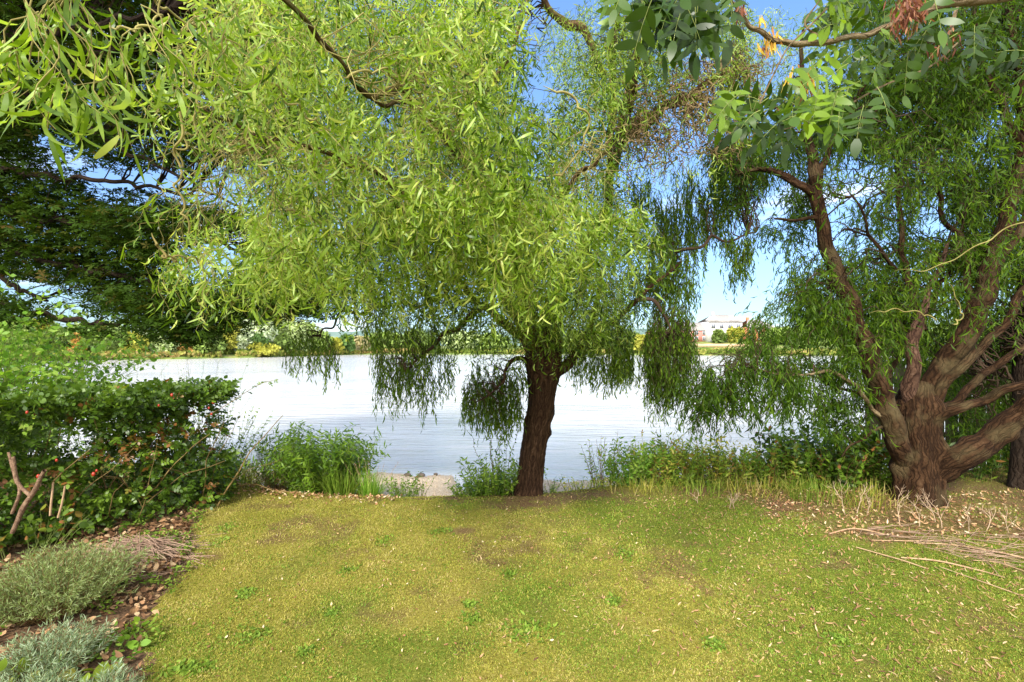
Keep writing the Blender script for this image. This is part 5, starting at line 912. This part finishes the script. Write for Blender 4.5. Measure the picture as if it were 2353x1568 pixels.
def broad(label, px, py, n, h, LF, mat, rad=0.06, tb=0.5, K=5, W=0.75, lean=1.0):
    d = EYE*F/(py-HY); c = at(px, py, d); return plant('broadleaf_plant', label, 'plant', (c[0], c[1], 99), n, h, lean, LF, W, mat, K=K, S=5, rad=rad, keep=0.8, droop=1.0, start=2, leaf='ovate', tb=tb, curl=0.4)
broad('yellow-green broad leaved plant at the bottom left corner', 60, 1610, 9, 0.2, 0.075, M_yell, 0.06, 0.6)
broad('yellow leaved plant between the silver lavenders at the bottom', 165, 1620, 6, 0.16, 0.07, M_yell, 0.05, 0.4)
broad('lime leaved seedling on the soil right of the silver lavender', 285, 1520, 5, 0.11, 0.055, M_lime, 0.03, 0.4)
broad('dark green leafy plant at the left frame edge beside the lavender mound', 10, 1395, 26, 0.28, 0.055, M_rose, 0.12, 0.7)
broad('green leaved bramble runner at the left frame edge below the hedge', 60, 1265, 60, 0.32, 0.06, M_rose, 0.25, 0.75)
broad('yellow-green low leaves at the foot of the hedge by the cut stems', 130, 1235, 30, 0.26, 0.05, M_lime, 0.16, 0.3)
broad('small green weed on the lawn edge beside the bare soil', 255, 1500, 12, 0.09, 0.035, M_bushg, 0.05, 0.6)
broad('low green weed at the soil corner below the stalk heap', 300, 1455, 14, 0.09, 0.035, M_bushg, 0.05, 0.4)
broad('tiny green weed between the dry leaves at the bed edge', 270, 1340, 10, 0.09, 0.03, M_bushg, 0.04, 0.5)
broad('yellow leaved twig lying over the hedge foot', 215, 1195, 12, 0.3, 0.035, M_yell, 0.06, 0.5)

# heap of dead stalks
hp = at(318, 1285, EYE*F/(1285-HY)); hp[2] = 0; n = 420; a = rng.normal(0.15, 0.5, n)+np.where(rng.random(n) < 0.25, 1.4, 0); P0 = np.stack([hp[0]+rng.normal(-0.05, 0.17, n), hp[1]+rng.normal(0, 0.13, n), 0.03+0.13*rng.random(n)], 1)
P0[:, 2] *= np.exp(-(((P0[:, 0]-hp[0])/0.3)**2+((P0[:, 1]-hp[1])/0.22)**2)); D0 = np.stack([np.cos(a), -np.sin(a)*0.8, rng.normal(0.0, 0.1, n)], 1)
L = rng.uniform(0.2, 0.5, n); P0 -= D0*L[:, None]*0.4; P, D = strands(P0, D0, L, 9, 0.9, 0.05, 2*pi/0.4, 0.4); P[:, :, 2] = np.maximum(P[:, :, 2], 0.012)
hpile = thing('stalk_heap', 'heap of cut dead stalks lying on the dry leaves by the hedge', 'heap', hp); q = Q(); tubes(q, P, np.full((n, 9), 0.0024)*rng.uniform(0.6, 1.6, (n, 1)), 4); q.build('stalks', M_pile, hpile)

# pruned stumps and cut canes in the hedge foot
M_prune = noise_mat('pruned_stem', [(0.3, (0.08, 0.045, 0.03)), (0.5, (0.20, 0.12, 0.075)), (0.75, (0.38, 0.26, 0.16))], 30, 6, 0.9, 0.6)
def canes(name, label, cat, rows_list, mat=M_prune, knots=5, part='stem', wob=0.006):
    t = thing(name, label, cat, (at(*rows_list[0][0][:3])[0], at(*rows_list[0][0][:3])[1], 0))
    for i, rows in enumerate(rows_list): q = Q(); limb(q, limbpts(rows), 8, 60, 0.12, knots, 0, i+int(rows[0][0]), wob); q.build(part, mat, t)
    return t
canes('pruned_stump', 'gnarled pruned rose stump with forked stem at the left', 'stump', [[(28, 1225, 3.5, 9), (55, 1165, 3.5, 10), (78, 1130, 3.48, 10), (92, 1100, 3.46, 9), (105, 1080, 3.45, 8)], [(70, 1140, 3.48, 8), (50, 1120, 3.5, 7), (36, 1098, 3.5, 8), (30, 1050, 3.5, 6)], [(28, 1180, 3.5, 7), (45, 1130, 3.5, 7), (32, 1080, 3.52, 6), (20, 1040, 3.52, 5)]])
canes('cut_cane', 'straight pale cut cane beside the stump, left of the pair', 'cane', [[(115, 1185, 3.55, 4.5), (118, 1150, 3.55, 4.5), (122, 1110, 3.55, 4)]], M_drystem, 1)
canes('cut_cane', 'straight pale cut cane leaning right, right of the pair', 'cane', [[(133, 1190, 3.55, 4), (143, 1155, 3.55, 4), (150, 1118, 3.55, 3.5)]], M_drystem, 1)

# dry branching weed stalks and long fallen canes on the right
def dryweed(px, py, hpx, label, seed, lean=0.0):
    d = EYE*F/(py-HY); c = at(px, py, d); c[2] = float(ground_z(c[0], c[1])); h = hpx/F*d; rs = np.random.default_rng(seed); t = thing('dry_weed', label, 'dry weed', c, 'dead branching weed stalks on the right bank'); q = Q()
    def go(p, dr, l, r, lev):
        n = 7; pts = [p]; dd = np.array(dr, float)
        for k in range(n-1):
            dd = dd+rs.normal(0, 0.10, 3); dd /= np.linalg.norm(dd); pts.append(pts[-1]+dd*l/(n-1))
        pts = np.array(pts); tubes(q, pts[None], np.linspace(r, r*0.65, n)[None], 5)
        if lev < 3:
            for _ in range(rs.integers(2, 4) if lev else 3):
                s = rs.normal(0, 1, 3); s[2] = abs(s[2])*0.4; k = rs.integers(3, n) if lev < 2 else n-1; go(pts[k], nd2(dd+s/np.linalg.norm(s)*0.75), l*rs.uniform(0.45, 0.7), r*0.62, lev+1)
    nd2 = lambda v: v/np.linalg.norm(v)
    go(c-np.array([0, 0, 0.03]), nd2(np.array([lean, 0, 1.0])), h*0.62, 0.0040, 0); q.build('stalk', M_paledry, t)
for i, a in enumerate([(1943, 1180, 85, 'pale dead weed stalk leaning left before the bramble', -0.3), (1968, 1178, 72, 'dead weed stalk just right of the left leaning one', 0.2), (1993, 1180, 60, 'short dead weed stalk left of the old willow trunk', 0.0), (2068, 1210, 85, 'dead weed stalk in front of the left side of the trunk', -0.1), (2112, 1210, 78, 'slim dead weed stalk in front of the trunk centre', 0.1),
                       (2165, 1215, 90, 'broad forked dead weed stalk right of the trunk', 0.1), (2150, 1200, 75, 'dead weed stalk behind the broad forked one', -0.2), (2225, 1225, 75, 'dead weed stalk between the trunk and the right edge', 0.0), (2265, 1220, 60, 'thin dead weed stalk near the right edge', 0.1), (2320, 1225, 62, 'rightmost dead weed stalk', -0.1),
                       (1605, 1155, 34, 'small dead stalk tuft at the left end of the right bank', -0.3), (1675, 1170, 52, 'dead stalk on the bank below the low weedy shrub', 0.1), (1690, 1172, 45, 'crossed dead stalk beside the one below the low shrub', -0.4)]): dryweed(a[0], a[1], a[2], a[3], 900+i, a[4])
for i, (rows, lab) in enumerate([([(1905, 1222, 7), (1960, 1212, 7), (2040, 1222, 5), (2100, 1232, 4)], 'dry cane lying curved below the dead weed stalks'), ([(1968, 1252, 5), (2050, 1275, 6), (2130, 1300, 5)], 'straight dry cane lying on the lawn left of the longest ones'),
        ([(2070, 1274, 7), (2160, 1284, 8), (2250, 1303, 7), (2310, 1322, 5)], 'thick pale cane lying on the grass at the right'), ([(2100, 1240, 5), (2180, 1246, 6), (2280, 1262, 8), (2400, 1290, 7)], 'long thick dry cane running out at the right edge'),
        ([(2160, 1296, 4), (2250, 1330, 5), (2380, 1370, 5)], 'lowest dry cane slanting to the right edge'), ([(2190, 1232, 4), (2260, 1280, 4), (2300, 1320, 4)], 'thin dry cane crossing the thick ones'), ([(2000, 1236, 4), (2080, 1238, 5), (2200, 1236, 4)], 'dry stalk lying flat under the forked weed'), ([(2230, 1280, 4), (2300, 1290, 4), (2400, 1322, 4)], 'slim dry cane beside the thick pale cane')]):
    pts = []
    for k, (px, py, w) in enumerate(rows):
        d = (EYE-0.03)*F/(py-HY); p = at(px, py, d); pts.append([p[0], p[1], float(ground_z(p[0], p[1]))+0.010+0.006*(k % 2), w*0.24*d/F])
    q = Q(); limb(q, pts, 7, 30, 0.08, 1, 0, 500+i, 0.004); b = pts[0][:3]; tag(q.build('fallen_cane', M_drystem, None, loc=b), lab, 'cane')
n = 90; px = rng.uniform(1980, 2420, n); py = 1218+rng.random(n)*95*(px-1930)/400; d = EYE*F/(py-HY); P0 = np.stack([(px-CX)/F*d, d, np.full(n, 0.02)], 1); a = rng.normal(-0.3, 0.7, n)
P, D = strands(P0, np.stack([np.cos(a), np.sin(a), np.full(n, 0.03)], 1), rng.uniform(0.15, 0.5, n), 7, 0.3, 0.05); P[:, :, 2] = np.maximum(P[:, :, 2], ground_z(P[:, :, 0], P[:, :, 1])+0.008)
q = Q(); tubes(q, P, np.full((n, 7), 0.002), 4); tag(q.build('dead_stalks', M_pile), 'scattered thin dead stalks lying below the dry weeds at the right', 'dead stalks', kind='stuff')

# stones at the beach edge
M_stone = noise_mat('dark_stone', [(0.3, (0.09, 0.07, 0.05)), (0.7, (0.26, 0.21, 0.16))], 14, 5, 0.9, 0.5)
for i, (px, py, r, lab) in enumerate([(937, 1091, 11, 'largest dark stone at the far edge of the gravel'), (908, 1104, 8, 'dark stone at the left waterline of the gravel'), (968, 1092, 13, 'long dark stone right of the largest one'), (1001, 1090, 8, 'rightmost dark stone at the gravel edge'), (958, 1096, 6, 'small stone between the two larger dark ones')]):
    d = (EYE+0.57)*F/(py-HY); c = at(px, py, d); q = Q(); rr = r*0.5/F*d; n_, m_ = 12, 8; th = np.linspace(0.05, pi-0.05, m_); ph = np.arange(n_)*2*pi/n_; rs = np.random.default_rng(i)
    R_ = rr*(1+0.25*rs.normal(size=(m_, n_)).cumsum(0)*0.35); V = np.stack([np.sin(th)[:, None]*np.cos(ph)*1.4, np.sin(th)[:, None]*np.sin(ph), np.cos(th)[:, None]*0.75*np.ones(n_)], -1)*R_[..., None]+c
    ii = np.arange(m_-1)[:, None]*n_; j = np.arange(n_)[None]; q.add(V.reshape(-1, 3), np.stack([ii+j, ii+(j+1) % n_, ii+n_+(j+1) % n_, ii+n_+j], -1).reshape(-1, 4)); tag(q.build('stone', M_stone, None, loc=c), lab, 'stone')

# ------------------------------------------------------------------ lawn cover
def scatter(n, x0, x1, y0, y1, f): 
    x = rng.uniform(x0, x1, n); y = np.sqrt(rng.uniform(0, 1, n)*(y1*y1-y0*y0)+y0*y0); return x, y
n = 420000; y = rng.uniform(1.9**0.5, 6.2**0.5, n)**2; x = rng.uniform(-1.2, 1.2, n)*y; k = (x > bed_x(y)-0.05*rng.random(n)) & (y < y_edge(x)+0.6) & (x < 6.5); x, y = x[k], y[k]
gr = np.clip(np.exp(-(((x-1.35)/1.0)**2+((y-4.5)/0.75)**2))*1.1+np.clip((x-0.6)/2.0, 0, 1)*0.75+0.9*np.clip((value_noise(x, y, 0.5, 31)-0.55)*3, 0, 1), 0, 1)
bn = value_noise(x, y, 0.55, 21)*0.6+value_noise(x, y, 0.2, 22)*0.4; bn = np.maximum(bn, value_noise(x, y, 0.4, 27)*0.6+value_noise(x, y, 0.13, 28)*0.4); td = np.hypot((x-0.55)/1.5, (y-5.25)/0.42)
k = (rng.random(len(x)) < np.clip(1.15-np.clip((bn-0.56)*5, 0, 0.75)-np.clip(1.3-td, 0, 0.85)-0.85*np.clip((x-2.2-(4.6-y)*0.9)/0.8, 0, 1)*np.clip((y-3.7)/0.5, 0, 1), 0.04, 1)) & (np.hypot((x+0.44)/0.13, (y-4.16)/0.07) > 1); x, y, gr = x[k], y[k], gr[k]; n = len(x)
P = np.stack([x, y, ground_z(x, y)-0.002], 1); isg = rng.random(n) < 0.08+0.6*gr; patch = value_noise(x, y, 0.09, 77)
for m_, mat, nm, lab in ((~isg, M_grass, 'moss_grass', 'short yellow mossy turf covering the lawn'), (isg, M_grassg, 'green_grass', 'short green grass blades growing through the mossy lawn')):
    q = Q(); Pm = P[m_]; c = len(Pm); sz = (0.0045+0.006*rng.random(c))*(0.75+0.1*Pm[:, 1])*(0.7+0.6*patch[m_]); tint = np.clip(0.45*value_noise(Pm[:, 0], Pm[:, 1], 0.25, 91)+0.35*patch[m_]+rng.normal(0.12, 0.2, c), 0, 1)
    leaves(q, Pm, rng.normal(0, 0.75, (c, 3))*[1, 1, 0]+np.array([0, 0, 0.8]), rvec(c)+np.array([0, 0, 0.5]), sz*1.5, 0.0018+0.0006*Pm[:, 1], 0.6, 0.3, 2, tint, 'flat'); tag(q.build(nm, mat), lab, 'grass', kind='stuff')
# weeds in the lawn
wd = [(565, 1365, 20, 13, 'round clump of small leaved weed on the lawn left of centre'), (580, 1465, 34, 22, 'wide weed patch on the lawn at the lower left'), (435, 1540, 42, 16, 'large leafy weed patch at the bottom left of the lawn'), (765, 1410, 14, 8, 'small weed on the lawn right of the wide patch'), (1205, 1455, 44, 26, 'large bright green weed patch at the bottom centre'),
      (1085, 1425, 20, 12, 'weed tuft left of the bottom centre patch'), (800, 1310, 16, 9, 'dark little weed tuft left of the bare spot'), (1010, 1222, 24, 8, 'flat green weed beside the small sandy hole'), (1170, 1318, 12, 8, 'small weed tuft right of the lawn centre'), (1410, 1380, 16, 9, 'weed tuft at the right of the lower lawn'),
      (1440, 1275, 22, 14, 'faint green weed patch in the green part of the lawn'), (1640, 1480, 22, 13, 'weed tuft at the lower right of the lawn'), (1080, 1390, 14, 8, 'pale bladed weed above the bottom centre patch'), (700, 1500, 14, 8, 'small bright weed near the bottom left'), (880, 1240, 20, 12, 'thin green tuft on the upper left lawn'), (1930, 1470, 22, 12, 'dark weed patch at the right lower lawn'), (520, 1215, 18, 10, 'weed tuft near the hedge end of the lawn'), (500, 1250, 18, 12, 'weed tuft beside the dead stalk heap')]
for px, py, sx, sy, lab in wd:
    d = EYE*F/(py-HY); c = at(px, py, d); n = int(40+sx*4); x = c[0]+rng.normal(0, sx*0.62/F*d, n); y = c[1]+rng.normal(0, sy*0.62/F*d*d/EYE, n); t = thing('weed', lab, 'weed', (c[0], c[1], 0)); q = Q()
    leaves(q, np.stack([x, y, ground_z(x, y)+0.006*rng.random(n)], 1), rng.normal(0, 1, (n, 3))*[1, 1, 0.1]+np.array([0, 0, 0.28]), np.array([0, 0, 1.0])+rng.normal(0, 0.3, (n, 3)), 0.024*rng.uniform(0.4, 1.3, n)*(1+(sx > 40)*0.3), 0.013, 0.5, 0.2, 4, None, 'ovate'); q.build('leaves', M_weed, t)
# clover and small leaved weeds spread through the turf
n = 26000; y = rng.uniform(2.0, 5.3, n); x = rng.uniform(-1.15, 1.15, n)*y; k = (x > bed_x(y)-0.1) & (value_noise(x, y, 0.32, 61)*0.6+value_noise(x, y, 0.1, 62)*0.4 > 0.60); x, y = x[k], y[k]; n = len(x); q = Q()
leaves(q, np.stack([x, y, ground_z(x, y)+0.004+0.006*rng.random(n)], 1), rng.normal(0, 1, (n, 3))*[1, 1, 0.1]+np.array([0, 0, 0.3]), np.array([0, 0, 1.0])+rng.normal(0, 0.3, (n, 3)), 0.016*rng.uniform(0.5, 1.4, n), 0.008, 0.5, 0.2, 3, None, 'ovate'); tag(q.build('clover', M_weed), 'patches of small leaved clover through the lawn', 'clover', kind='stuff')
n = 6000; y = rng.uniform(2.0, 5.3, n); x = rng.uniform(-1.15, 1.15, n)*y; k = (x > bed_x(y)) & (value_noise(x, y, 0.4, 71)*0.5+value_noise(x, y, 0.12, 72)*0.5 > 0.56); x, y = x[k], y[k]; n = len(x); q = Q()
leaves(q, np.stack([x, y, ground_z(x, y)+0.005+0.01*rng.random(n)], 1), rng.normal(0, 1, (n, 3))*[1, 1, 0.1], np.array([0, 0, 1.0])+rng.normal(0, 0.4, (n, 3)), 0.022*rng.uniform(0.5, 1.5, n), 0.0026, 0.5, 0.3, 3, None, 'lance'); tag(q.build('thatch', M_straw), 'dead grass thatch in worn patches of the lawn', 'thatch', kind='stuff')
n = 9000; y = rng.uniform(2.0, 4.6, n); x = bed_x(y)-1.1*rng.random(n)+0.06; k = (value_noise(x, y, 0.22, 63)*0.6+value_noise(x, y, 0.08, 64)*0.4 > 0.55); x, y = x[k], y[k]; n = len(x); q = Q()
leaves(q, np.stack([x, y, ground_z(x, y)+0.012+0.05*rng.random(n)], 1), rng.normal(0, 1, (n, 3))*[1, 1, 0.3]+np.array([0, 0, 0.3]), np.array([0, 0, 1.0])+rng.normal(0, 0.4, (n, 3)), 0.030*rng.uniform(0.4, 1.4, n), 0.014, 0.5, 0.2, 4, None, 'ovate'); tag(q.build('seedlings', M_weed), 'small green seedlings growing through the dry leaves of the planting bed', 'seedlings', kind='stuff')
# fallen leaves
def litter(name, lab, n, fx, L, W, mat, hz=0.03):
    x, y = fx(n); z = ground_z(x, y); c = len(x); q = Q()
    leaves(q, np.stack([x, y, z+0.006+hz*rng.random(c)], 1), rng.normal(0, 1, (c, 3))*[1, 1, 0.15], np.array([0, 0, 1.0])+rng.normal(0, 0.35, (c, 3)), L*rng.uniform(0.5, 1.2, c), W*rng.uniform(0.7, 1.2, c), 0.9, 0.7, 4, None, 'ovate'); tag(q.build(name, mat), lab, 'fallen leaves', kind='stuff')
def bedpts(n):
    y = rng.uniform(2.0, 5.3, n); x = bed_x(y)-0.05-rng.random(n)**1.3*1.5; k = (rng.random(n) < np.clip(1.1-np.abs(y-3.6)/1.6, 0.45, 1)) & (value_noise(x, y, 0.25, 13) > 0.33) ; return x[k], y[k]
litter('dry_leaves', 'dry orange and tan leaves covering the soil bed by the hedge', 5200, bedpts, 0.048, 0.028, M_bedleaf)
def rightpts(n):
    x = rng.uniform(-0.3, 4.6, n); y = rng.uniform(2.0, 5.2, n); k = (x < y*1.1) & (rng.random(n) < np.clip((x-0.1)/2.6, 0.04, 1)*(0.4+value_noise(x, y, 0.3, 17))); return x[k], y[k]
litter('willow_litter', 'narrow tan willow leaves scattered over the right side of the lawn', 9000, rightpts, 0.040, 0.0075, M_bedleaf, 0.012)
litter('scattered_leaves', 'few pale dry leaves scattered over the middle of the lawn', 900, lambda n: (rng.uniform(-2.2, 3, n), rng.uniform(2.2, 5.3, n)), 0.024, 0.010, M_straw, 0.012)
def edgepts(n):
    x = rng.uniform(-3.4, -1.2, n); return x, y_edge(x)-0.06+rng.normal(0, 0.13, n)
litter('edge_leaves', 'reddish dry leaves along the lawn edge left of the beach', 600, edgepts, 0.035, 0.02, M_straw, 0.02)
def rbank(n):
    x = rng.uniform(2.4, 5.8, n); return x, rng.uniform(4.0, 5.3, n)
litter('bank_litter', 'brown litter under the dry weeds before the old willow', 1800, rbank, 0.04, 0.014, M_straw, 0.02)
n = 2600; x = rng.uniform(-2.6, 2.6, n); y = rng.uniform(6.3, 8.3, n); k = y < y_water(x)+0.05; x, y = x[k], y[k]; q = Q(); z = ground_z(x, y)
M_peb = noise_mat('pebble', [(0.3, (0.34, 0.24, 0.16)), (0.7, (0.78, 0.66, 0.50))], 3, 3, 0.9, 0)
for i in range(len(x)): ball(q, (x[i], y[i], z[i]), 0.008+0.018*random.random()**3, 0.6, 5, 4)
tag(q.build('pebbles', M_peb), 'small pebbles strewn over the gravel beach', 'pebbles', kind='stuff')
for o in bpy.data.objects:
    if '_base' in o: del o['_base']
